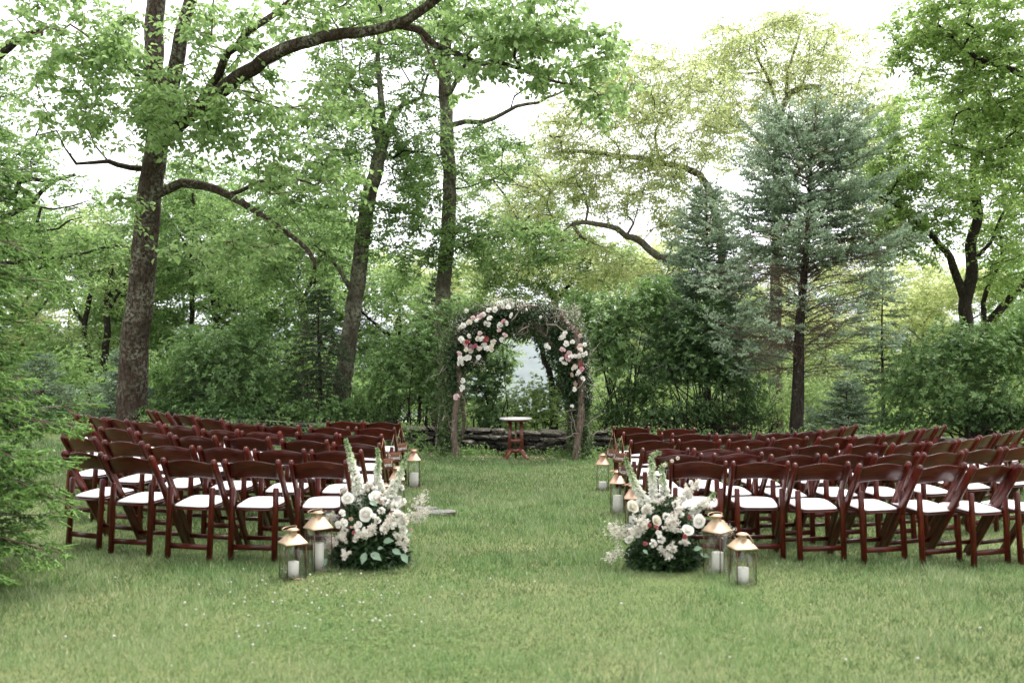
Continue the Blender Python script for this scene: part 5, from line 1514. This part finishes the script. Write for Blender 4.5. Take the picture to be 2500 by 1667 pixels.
for q0 in range(6):
    a0 = rng.uniform(1285, 1400); b0 = rng.uniform(752, 800); dx_ = rng.uniform(30, 80) * rng.choice([-1, 1]); 
    bough("old_vine_stem", [(a0, b0, rng.uniform(16.3, 16.6)), (a0 + dx_ * 0.5, b0 + rng.uniform(-12, 14), 16.4), (min(a0 + dx_, 1425), b0 + rng.uniform(-10, 34), rng.uniform(16.3, 16.8))], rng.uniform(0.012, 0.022), 0.008, M['twig_grey'])
# vines: columns and the thick top
path = catmull([W(1096,1105,16.9), W(1098,1000,16.9), W(1104,900,16.9), W(1110,830,16.9), W(1140,795,16.9), W(1210,786,16.9), W(1270,786,16.9), W(1330,788,16.9), W(1385,804,16.9), W(1402,870,16.9), W(1408,960,16.9), W(1416,1050,16.9), W(1420,1105,16.9)], 0.05)
px_of = lambda P: 1250 + P[:, 0] / P[:, 1] * F
n = 4300
k = rng.integers(0, len(path), n)
C = path[k]
f = k / len(path)
top = (C[:, 2] > 2.05)
wx = np.where(top, 0.28, 0.22); wy = np.where(top, 0.44, 0.4); wz = np.where(top, 0.36, 0.12)
wx = np.where((C[:, 2] < 1.0) & (C[:, 0] < 0), 0.16, wx)
q = unit(rng.normal(size=(n, 3))) * rng.uniform(0.1, 1, (n, 1)) ** 0.4
P = C + q * np.stack([wx, wy, wz], -1)
hole = (P[:, 2] < 2.0 - 0.9 * (P[:, 0] - 0.05) ** 2 + 0.1 * np.sin(P[:, 0] * 9 + P[:, 1] * 5)) & (P[:, 0] > -0.66 + 0.08 * np.sin(P[:, 2] * 7)) & (P[:, 0] < 0.76 + 0.07 * np.sin(P[:, 2] * 6))
P = P[~hole]
P = P[P[:, 2] > 0.06]
vine = MB(); pts_leaf_cloud(vine, P, rng, 9, 0.055, 0.026, 0.045, 0.33, 0.2, hang=0.3)
tag(vine.build("vine_foliage", M['leaf_vine'], arch, AO), kind='stuff')
# dense garland greens around the rose clusters
gq = []
for (px, py, rx, ry, m_) in ((1165,815,55,60,330),(1200,790,60,40,200),(1145,860,40,45,220),(1390,860,42,60,300),(1395,930,30,50,180),(1350,830,40,40,150),(1110,900,14,60,70),(1425,950,20,60,130),(1290,765,80,22,160)):
    qq = unit(rng.normal(size=(m_, 3))) * rng.uniform(0.2, 1, (m_, 1)) ** 0.4
    gq.append(W(px, py, 16.5) + qq * [rx / F * 16.5, 0.16, ry / F * 16.5])
gar = MB(); pts_leaf_cloud(gar, np.concatenate(gq), rng, 8, 0.06, 0.03, 0.04, 0.25, 0.16, hang=0.2)
tag(gar.build("garland_greens", M['leaf_florist'], arch, AO), kind='stuff')
# dry woody vines, grey brown, on the right shoulder and down the posts
tw = []
def twigset(n_, cfun, L, zb=0.3):
    for _ in range(n_):
        p = cfun(); d = unit(rng.normal(size=3) * [1, 0.6, 0.8] + [0.2, 0, zb]); Q = [p]
        for j in range(5): d = unit(d + rng.normal(0, 0.35, 3)); Q.append(Q[-1] + d * L * rng.uniform(0.6, 1.1) / 5)
        tw.append(Q)
twigset(30, lambda: W(rng.uniform(1270, 1415), rng.uniform(745, 850), rng.uniform(16.3, 17.3)), 0.45)
twigset(50, lambda: W(rng.uniform(1395, 1440), rng.uniform(820, 1080), rng.uniform(16.3, 17.2)), 0.5, 0.6)
twigset(18, lambda: W(rng.uniform(1080, 1120), rng.uniform(850, 1080), rng.uniform(16.4, 17.2)), 0.5, 0.6)
twigset(20, lambda: W(rng.uniform(1180, 1280), rng.uniform(740, 800), rng.uniform(16.4, 17.2)), 0.35)
b = MB(); tubes(b, np.array(tw), np.tile(np.linspace(0.007, 0.002, 6), (len(tw), 1)), 4)
tag(b.build("dry_vines", M['twig_grey'], arch, AO), kind='stuff')
# pinkish grey seed heads / small filler blossom
fl = []
for (px, py, rx, ry, m_) in ((1345,770,60,25,90),(1400,790,25,40,50),(1230,750,40,20,70),(1140,800,30,22,80),(1430,930,15,50,70),(1160,880,30,18,60),(1215,732,30,14,40),(1270,745,40,14,50)):
    qq = rng.normal(0, 0.5, (m_, 3)); fl.append(W(px, py, 16.42) + qq * [rx / F * 16.5, 0.12, ry / F * 16.5])
b = MB(); pts_leaf_cloud(b, np.concatenate(fl), rng, 5, 0.022, 0.016, 0.02, 0.35, 0.25)
tag(b.build("filler_blossom", M['astilbe'], arch, AO), kind='stuff')

AR = [(310,205,'w'),(362,265,'p'),(500,198,'w'),(553,192,'w'),(663,170,'w'),(690,243,'w'),(435,240,'b'),(420,258,'b'),(450,235,'w'),(508,267,'w'),(625,290,'q'),(605,322,'w'),(588,327,'w'),(650,310,'w'),(590,370,'b'),(638,412,'b'),(608,450,'w'),(330,420,'w'),(425,392,'p'),(475,440,'r'),(468,455,'r'),(312,468,'r'),(408,440,'c'),(435,442,'w'),(300,492,'b'),(352,512,'q'),(387,503,'m'),(310,533,'c'),(347,545,'c'),(420,525,'c'),(457,495,'w'),(482,525,'w'),(520,500,'c'),(540,468,'c'),(525,530,'c'),(250,565,'b'),(258,610,'w'),(303,607,'w'),(330,597,'w'),(410,600,'w'),(245,645,'w'),(270,650,'w'),(262,440,'w'),(275,460,'w'),(470,310,'w'),(495,320,'w'),(395,285,'w'),(277,797,'w'),(272,855,'w'),(268,878,'w'),(220,935,'p'),(820,192,'w'),(940,255,'w'),(262,340,'w'),(285,330,'w'),(330,300,'c'),
 (1148,395,'w'),(1132,428,'w'),(1110,435,'w'),(1160,482,'w'),(1210,467,'w'),(1125,532,'b'),(1278,415,'b'),(1275,508,'p'),(1280,535,'c'),(1180,565,'p'),(1165,590,'q'),(1198,590,'w'),(1235,590,'w'),(1270,585,'w'),(1300,580,'w'),(1325,565,'w'),(1315,490,'w'),(1118,615,'w'),(1133,645,'w'),(1158,653,'w'),(1175,615,'p'),(1285,660,'r'),(1290,700,'q'),(1235,680,'c'),(1220,690,'c'),(1268,722,'w'),(1255,742,'w'),(1208,748,'t'),(1300,778,'w'),(1237,825,'t'),(1230,870,'w'),(988,500,'w'),(1007,515,'w'),(1208,1012,'w')]
for (cx, cy, col) in AR:
    px, py = 1050 + cx / 3.484, 700 + cy / 3.484
    p = W(px, py, 16.5)
    dd = 16.24 + rng.uniform(-0.05, 0.06)
    p = W(px, py, dd)
    small = (cx, cy) in ((1208,1012),(820,192),(940,255),(268,878),(1158,653),(1133,645))
    r_ = (0.028 if small else 0.047) * rng.uniform(0.85, 1.15)
    put("rose", ROSE[col][rng.integers(2)], arch, p - np.array(AO), face_rot(rng), r_)

# leaning forked stick beside the left post and scattered wisps at the arch foot
st = empty("dry_branch", tuple(W(1062, 1115, 16.9))); st.location.z = 0
tag(st, "thin dry forked branch standing against the wall left of the arch", "branch")
b = MB(); o_ = np.array(st.location)
tube(b, catmull([W(1062,1115,16.9), W(1066,1060,16.9), W(1072,1010,16.9)], 0.1), np.linspace(0.009, 0.005, len(catmull([W(1062,1115,16.9), W(1066,1060,16.9), W(1072,1010,16.9)], 0.1))), 6)
tube(b, [W(1067,1056,16.9), W(1057,1045,16.85), W(1050,1036,16.8)], [0.014, 0.017, 0.006], 6)
b.build("stick", M['twig_grey'], st, o_)

# ------------------------------------------------------------------ the two aisle arrangements
def spike_mesh(mb, P, r0, r1, rng, dens=1.0, green=0.25):
    """florets packed round a stem polyline, buds greener at the tip"""
    C = catmull(P, 0.012); n = len(C); tg = unit(np.gradient(C, axis=0))
    for i in range(n):
        f = i / (n - 1); r = r0 + (r1 - r0) * f
        m_ = max(4, int(10 * dens * (1 - 0.4 * f)))
        a = rng.uniform(0, 6.28) + np.arange(m_) * 6.28 / m_
        u = unit(np.cross(tg[i], [0.2, 1, 0.1])); w = np.cross(tg[i], u)
        O = np.cos(a)[:, None] * u + np.sin(a)[:, None] * w
        c = C[i] + O * r * rng.uniform(0.55, 1.0, (m_, 1)) + rng.normal(0, 0.003, (m_, 3))
        fs = (0.026 - 0.014 * f) * rng.uniform(0.8, 1.2)
        tint = np.clip((1.0 if f < 1 - green else 1 - (f - (1 - green)) / green * 0.95) + rng.normal(0, 0.06), 0, 1)
        for k_ in range(2):
            D = unit(O + rng.normal(0, 0.55, O.shape)); Nn = unit(rng.normal(0, 0.6, O.shape) + tg[i])
            leaves(mb, c - D * fs * 0.4, D, Nn, fs * 1.5, fs * 1.25, np.full(m_, tint), 4, fold=0.25, droop=0.2)

def arrangement(label, cpx, cpy, conv, d0, spikes, blooms, plumes, bigleaves, seed, base_r, sprays):
    rng = np.random.default_rng(seed)
    base = W(cpx, cpy, d0); bz = ground_z(base[0], d0)
    o_ = np.array([base[0], d0, bz])
    root = empty("floral_arrangement", o_); tag(root, label, "flower arrangement", "ground flower arrangements flanking the aisle")
    def q(cx, cy, d): px, py = conv(cx, cy); return W(px, py, d)
    # dark leafy mound
    n = 900
    D = unit(rng.normal(size=(n, 3))); D[:, 2] = np.abs(D[:, 2])
    P = o_ + D * rng.uniform(0.25, 1.0, (n, 1)) ** 0.5 * np.array([base_r * 0.95, base_r * 0.75, 0.24]) + [0, 0, 0.02]
    g_ = MB(); pts_leaf_cloud(g_, P, rng, 7, 0.05, 0.028, 0.022, 0.28, 0.16, out=D * 0.8)
    n = 260
    D2 = unit(rng.normal(size=(n, 3))); D2[:, 2] = np.abs(D2[:, 2])
    P2 = o_ + [0, 0, 0.28] + D2 * rng.uniform(0.1, 1.0, (n, 1)) ** 0.5 * np.array([base_r * 0.75, base_r * 0.55, 0.26])
    pts_leaf_cloud(g_, P2, rng, 6, 0.05, 0.024, 0.02, 0.4, 0.2, out=D2 * 0.5)
    tag(g_.build("greenery", M['leaf_florist'], root, o_), kind='stuff')
    f_ = MB()
    for (cx, cy, dx, dy) in sprays:      # feathery side sprays
        p = q(cx, cy, d0 - 0.05); m_ = 130
        t = rng.uniform(0, 1, (m_, 1)); B = p + t * np.array([dx, 0.05, dy]) + rng.normal(0, 0.022, (m_, 3))
        D = unit(rng.normal(0, 0.7, (m_, 3)) + unit(np.array([dx, 0, dy])))
        leaves(f_, B, D, rng.normal(size=(m_, 3)), 0.028, 0.006, np.clip(rng.normal(0.6, 0.2, m_), 0, 1), 4)
    tag(f_.build("feathery_sprays", M['astilbe'], root, o_), kind='stuff')
    for (pts, r0, r1, gr) in spikes:
        mb = MB(); spike_mesh(mb, [q(a_, b_, d0 + c_) for a_, b_, c_ in pts], r0, r1, rng, green=gr)
        sp = mb.build("flower_spike", M['spike'], root, o_)
        sb = MB(); tube(sb, catmull([q(a_, b_, d0 + c_) for a_, b_, c_ in pts], 0.03), 0.004, 5); sb.build("stem", M['leaf_florist'], sp, o_)
    for (cx, cy, s_, col, kind, dd) in blooms:
        p = q(cx, cy, d0 + dd) - o_
        me = (BALL[col] if kind == 'n' else BIG[col] if kind == 'R' else ROSE[col][rng.integers(2)])
        nm = "bloom" if kind == 'n' else "rose"
        put(nm, me, root, p, face_rot(rng, 0.4, 0.45), (s_ * rng.uniform(0.78, 0.98), s_ * rng.uniform(0.78, 0.98), s_ * rng.uniform(0.75, 1.0)))
        if kind == 'n': pass
    # the same kinds of bloom on the far side
    for k_ in range(12):
        a = rng.uniform(0.2, PI - 0.2)
        put("rose", ROSE['w'][rng.integers(2)], root, (math.cos(a) * base_r * 0.7, math.sin(a) * base_r * 0.55, rng.uniform(0.25, 0.52)), (-1.0 + rng.normal(0, 0.2), 0, rng.uniform(-0.5, 0.5)), 0.045)
    for (cx, cy, rr, dd) in plumes:
        c = q(cx, cy, d0 + dd); m_ = 60
        mb = MB()
        for a_ in range(5):
            dr = unit(rng.normal(0, 0.8, 3) + [0, -0.4, 0.5]); tt = rng.uniform(0, 1, (m_, 1))
            B = c + dr * rr * 0.9 * tt + rng.normal(0, rr * 0.17, (m_, 3)) * (1 - 0.6 * tt)
            D = unit(rng.normal(size=(m_, 3)) + dr)
            leaves(mb, B, D, rng.normal(size=(m_, 3)), 0.017, 0.010, np.clip(rng.normal(0.72, 0.18, m_), 0, 1), 4)
        tag(mb.build("flower_plume", M['astilbe'], root, o_), kind='stuff')
    lfm = MB(); leaves(lfm, z1, np.array([[1.0, 0, 0]]), np.array([[0, 0, 1.0]]), 1.0, 0.58, np.array([0.6]), 6, fold=0.08)
    lg = lfm.mesh("large_leaf", M['leaf_grey'])
    for (cx, cy, L, ang) in bigleaves:
        p = q(cx, cy, d0 - base_r * 0.85) - o_
        d = Vector((math.cos(ang), -0.45, math.sin(ang))).normalized()
        R_ = Matrix((d, Vector((0, -0.8, 0.6)).cross(d).normalized(), d.cross(Vector((0, -0.8, 0.6)).cross(d)).normalized())).transposed()
        put("large_leaf", lg, root, p, tuple(R_.to_euler()), L)
    return root

cvA = lambda x, y: (780 + x / 4.239, 1050 + y / 4.239)
cvB = lambda x, y: (1480 + x / 4.355, 1080 + y / 4.355)
arrangement("large white rose and foxglove arrangement on the grass at the left of the aisle entrance", 905, 1388, cvA, 7.80,
 [([(420,850,0.0),(400,640,0),(365,450,0.02),(320,280,0.04),(290,160,0.06),(272,95,0.07)], 0.047, 0.010, 0.42),
  ([(640,640,0.10),(600,480,0.12),(610,330,0.13),(600,190,0.14)], 0.026, 0.010, 0.75),
  ([(690,760,0.0),(760,600,0.0),(820,480,0.02),(880,330,0.04),(905,250,0.05)], 0.040, 0.008, 0.6)],
 [(475,870,0.062,'w','R',-0.24),(290,700,0.052,'w','R',-0.12),(590,690,0.058,'w','R',-0.08),(235,855,0.032,'w','s',-0.2),(810,890,0.062,'w','n',-0.2),(850,960,0.055,'w','n',-0.22),(870,1030,0.04,'w','n',-0.22),
  (400,975,0.034,'w','s',-0.26),(765,985,0.038,'w','s',-0.27),(190,975,0.030,'w','s',-0.2),(255,960,0.040,'w','s',-0.22),(640,830,0.042,'w','n',-0.18),(860,740,0.04,'w','n',-0.1),(600,930,0.036,'w','n',-0.24),(780,790,0.042,'w','n',-0.12),
  (680,730,0.042,'w','n',-0.1),(570,600,0.032,'w','n',0.0),(540,570,0.024,'w','s',0.0),(355,1060,0.020,'r','s',-0.27),(740,850,0.016,'r','s',-0.2),(325,915,0.018,'t','s',-0.24),(630,745,0.018,'t','s',-0.12),(945,1030,0.018,'t','s',-0.2),
  (850,590,0.03,'w','n',0.0),(520,1040,0.026,'c','s',-0.28),(460,1030,0.026,'w','s',-0.28),(560,885,0.028,'w','s',-0.26),(330,1000,0.012,'t','s',-0.26),(700,1020,0.022,'c','s',-0.27)],
 [(160,1160,0.085,-0.16),(110,1190,0.06,-0.15),(230,1090,0.07,-0.18),(480,1090,0.085,-0.27),(400,1070,0.07,-0.27),(560,1050,0.06,-0.27),(870,1180,0.06,-0.22),(650,1020,0.06,-0.27),(270,1290,0.05,-0.25),(880,930,0.06,-0.2),(490,600,0.05,0.0),(700,930,0.06,-0.24),(260,630,0.035,-0.05),(820,1110,0.05,-0.25)],
 [(480,1262,0.095,-1.9),(530,1270,0.105,-0.45),(752,1235,0.085,-0.35),(850,1275,0.09,-0.9),(80,1330,0.09,-2.3),(520,735,0.07,-0.4),(660,1150,0.09,0.2),(600,1225,0.05,0.3),(900,1080,0.05,0.2)],
 601, 0.30, [(930,930,0.12,0.06),(980,800,0.08,0.08),(900,880,0.16,0.02),(70,880,0.06,-0.03)])
arrangement("large white peony and foxglove arrangement on the grass at the right of the aisle entrance", 1622, 1388, cvB, 7.78,
 [([(520,760,0.0),(430,640,0),(330,500,0.02),(270,350,0.04),(225,220,0.05),(205,165,0.06)], 0.040, 0.012, 0.6),
  ([(560,760,0.04),(510,600,0.05),(495,420,0.06),(487,280,0.07),(480,165,0.08),(520,118,0.08),(580,115,0.08)], 0.036, 0.014, 0.55),
  ([(640,680,0.08),(620,500,0.1),(600,380,0.1),(590,260,0.1),(640,230,0.1)], 0.034, 0.012, 0.7),
  ([(840,800,0.0),(930,730,0.0),(1040,650,0.0),(1110,590,0.0),(1155,530,0.0)], 0.032, 0.010, 0.6)],
 [(870,925,0.052,'w','R',-0.25),(990,830,0.055,'w','R',-0.18),(285,680,0.052,'c','R',-0.12),(540,830,0.046,'c','R',-0.22),(500,1070,0.040,'w','n',-0.27),(585,1030,0.042,'w','n',-0.27),(240,1030,0.036,'w','n',-0.2),(560,960,0.03,'w','s',-0.25),
  (370,850,0.04,'w','n',-0.2),(330,960,0.045,'w','n',-0.2),(690,850,0.045,'w','n',-0.22),(640,790,0.04,'w','n',-0.2),(860,560,0.055,'w','n',-0.05),(800,600,0.045,'w','n',-0.08),(430,720,0.05,'w','n',-0.12),(1045,640,0.045,'w','n',-0.06),(740,650,0.04,'w','n',-0.1),
  (458,878,0.022,'r','s',-0.26),(535,897,0.017,'r','s',-0.26),(838,1000,0.022,'r','s',-0.29),(415,1072,0.02,'r','s',-0.26),(880,795,0.018,'r','s',-0.2),(1145,605,0.022,'c','n',-0.0),(760,165,0.018,'c','n',0.08),(700,195,0.018,'c','n',0.08),(620,240,0.022,'c','n',0.06),(610,590,0.03,'w','n',0),(780,760,0.04,'w','n',-0.2)],
 [(690,850,0.08,-0.22),(700,920,0.08,-0.24),(860,540,0.085,-0.03),(950,480,0.07,-0.02),(410,720,0.08,-0.12),(1040,660,0.07,-0.1),(370,840,0.07,-0.18),(290,940,0.075,-0.2),(400,930,0.07,-0.22),(620,1180,0.075,-0.28),(690,1130,0.06,-0.28),(760,720,0.07,-0.16),(820,1060,0.05,-0.26),(560,650,0.06,-0.05)],
 [(390,1140,0.05,-0.6),(930,1140,0.07,0.4),(1000,1180,0.07,-0.3)],
 602, 0.30, [(230,920,-0.14,0.01),(180,1130,-0.12,-0.09),(1180,950,0.12,0.0),(230,980,-0.1,0.0)])

# ------------------------------------------------------------------ clover patch, twig litter and weeds at the wall foot
rng = np.random.default_rng(700)
def lawn_pt(px, py): 
    d = F * EYE / (py - HOR); return (px - 1250) / F * d, d
P = []
for _ in range(80):
    px, py = rng.normal(800, 170), rng.normal(1475, 55)
    if 1405 < py < 1640 and 180 < px < 1150: P.append(lawn_pt(px, py))
for _ in range(34):
    P.append(lawn_pt(rng.uniform(30, 2450), rng.uniform(1330, 1660)))
b = MB(); sb = MB()
ico = [(math.cos(a) * math.cos(e), math.sin(a) * math.cos(e), math.sin(e)) for e in (-0.6, 0.2, 0.9) for a in np.arange(7) * 0.9]
for (x, y) in P:
    z = ground_z(x, y); h = rng.uniform(0.035, 0.06); r = rng.uniform(0.0045, 0.0085)
    lathe(b, [(0.001, -0.8 * r), (r, -0.3 * r), (r * 1.05, 0.2 * r), (r * 0.6, 0.8 * r), (0.001, r)], (x, y, z + h), 7)
cl = empty("white_clover", (0, 7, 0))
tag(cl, "white clover heads scattered through the lawn, thickest left of the aisle entrance", "clover")
tag(b.build("clover_heads", M['clover_flower'], cl, (0, 7, 0), smooth=True), kind='stuff')
n = 3600
px = np.concatenate([rng.normal(840, 150, n // 2), rng.normal(1020, 240, n // 2)]); py = np.concatenate([rng.normal(1480, 55, n // 2), rng.normal(1570, 60, n // 2)])
ok = (py > 1400) & (py < 1700); px, py = px[ok], py[ok]; n = len(px)
d = F * EYE / (py - HOR); x = (px - 1250) / F * d
B = np.repeat(np.stack([x, d, zg(x, d) + rng.uniform(0.015, 0.035, n)], -1), 3, 0)
a = np.repeat(rng.uniform(0, 6.28, n), 3) + np.tile([0, 2.09, 4.19], n)
D = np.stack([np.cos(a), np.sin(a), rng.normal(0.1, 0.15, 3 * n)], -1)
b = MB(); leaves(b, B, unit(D), np.tile([0, 0, 1.0], (3 * n, 1)) + rng.normal(0, 0.3, (3 * n, 3)), 0.010, 0.010, np.clip(rng.normal(0.4, 0.2, 3 * n), 0, 1), 4)
tag(b.build("clover_leaves", M['leaf_mid'], cl, (0, 7, 0)), kind='stuff')

# weeds along the foot of the wall
n = 700
x = rng.uniform(-5.5, 7.0, n); y = 17.1 + rng.normal(0, 0.1, n) + 0.005 * x * x
x = np.concatenate([x, rng.normal(-0.95, 0.25, 160), rng.normal(1.15, 0.25, 160), rng.uniform(-6.5, -1.5, 420), rng.uniform(1.7, 7.0, 420)]); y = np.concatenate([y, rng.normal(16.75, 0.2, 320), 17.15 + rng.normal(0, 0.08, 840) + 0.004 * x[-840:] ** 2]); hx = np.concatenate([np.zeros(n + 320), rng.uniform(0, 0.42, 840)]); n = len(x)
P = np.stack([x, y, zg(x, y) + np.abs(rng.normal(0.04, 0.05, n)) + hx], -1)
b = MB(); pts_leaf_cloud(b, P, rng, 7, 0.055, 0.028, 0.035, 0.45, 0.2)
wd_ = empty("wall_weeds", (0.5, 17.1, 0)); tag(wd_, "leafy weeds growing along the foot of the stone wall", "weeds")
tag(b.build("weed_leaves", M['leaf_mid'], wd_, (0.5, 17.1, 0)), kind='stuff')
n = 420
x = np.concatenate([rng.uniform(-1.9, 2.1, n - 120), rng.uniform(-8, 8, 120)]); y = rng.normal(16.75, 0.22, n)
P = np.stack([x, y, zg(x, y) + 0.02], -1); D = unit(rng.normal(size=(n, 3)) * [1, 1, 0.15])
b = MB(); leaves(b, P, D, np.tile([0, 0, 1.0], (n, 1)) + rng.normal(0, 0.4, (n, 3)), 0.06, 0.03, np.full(n, 0.5), 4)
lt = tag(b.build("leaf_litter", M['petal_tan']), "dry tan leaf litter on the grass in front of the wall", "leaf litter", kind='stuff')
# a low pale shrub layer on the falling meadow beyond the wall
def understory(label, seed, x0, x1, y0, y1, n, mat, hmax):
    rng = np.random.default_rng(seed); cx, cy = (x0 + x1) / 2, (y0 + y1) / 2; oz = ground_z(cx, cy)
    x = rng.uniform(x0, x1, n); y = rng.uniform(y0, y1, n)
    hh = vnoise(x * 0.8, y * 0.8, seed); z = zg(x, y) + rng.uniform(0, 1, n) ** 0.7 * hmax * (0.25 + 0.9 * hh)
    b = MB(); pts_leaf_cloud(b, np.stack([x, y, z], -1), rng, 9, 0.125, 0.07, 0.14, 0.5, 0.2)
    o = b.build("understory_growth", mat); tag(o, label, "undergrowth", kind='stuff')
understory("pale green low growth covering the slope beyond the wall at left", 801, -16, -1.2, 23, 31, 3400, M['leaf_mid'], 2.3)
understory("pale yellow-green low growth covering the slope beyond the wall at right", 802, 2.0, 17, 24, 33, 3600, M['leaf_pale'], 2.4)
understory("low green growth on the slope seen through the arch", 803, -1.4, 2.2, 22, 28, 900, M['leaf_pale'], 0.75)

bush("low dark evergreen growth along the wall below the right laurels", (3.2, 18.3), [(1500,1010,18.3,50,40,0.3),(1600,1020,18.3,80,34,0.35),(1720,1010,18.3,90,40,0.35),(1830,1010,18.3,60,40,0.35),(1560,960,18.5,90,40,0.4)], 1300, M['leaf_laurel'], 311, L=0.07, Wd=0.03, name="evergreen_shrub")
bush("low green growth along the wall behind the left chairs", (-3.6, 18.4), [(720,1010,18.5,60,34,0.35),(830,1010,18.4,70,40,0.35),(560,1000,18.6,90,34,0.35),(920,1020,18.3,50,36,0.3)], 1100, M['leaf_laurel_light'], 312, L=0.07, Wd=0.03, name="evergreen_shrub")
bush("low leafy growth filling in beneath the large right laurel", (8.8, 18.9), [(2200,1030,18.9,80,26,0.35),(2350,1030,18.9,100,30,0.4),(2470,1020,18.9,70,36,0.4)], 900, M['leaf_laurel'], 313, L=0.07, Wd=0.03, name="evergreen_shrub")

bush("low dark growth hiding the wall foot behind the outer left chairs", (-5.6, 18.3), [(400,1005,18.2,70,26,0.3),(500,1010,18.1,80,26,0.3),(600,1015,18.0,60,22,0.3)], 700, M['leaf_laurel'], 314, L=0.07, Wd=0.03, name="evergreen_shrub")
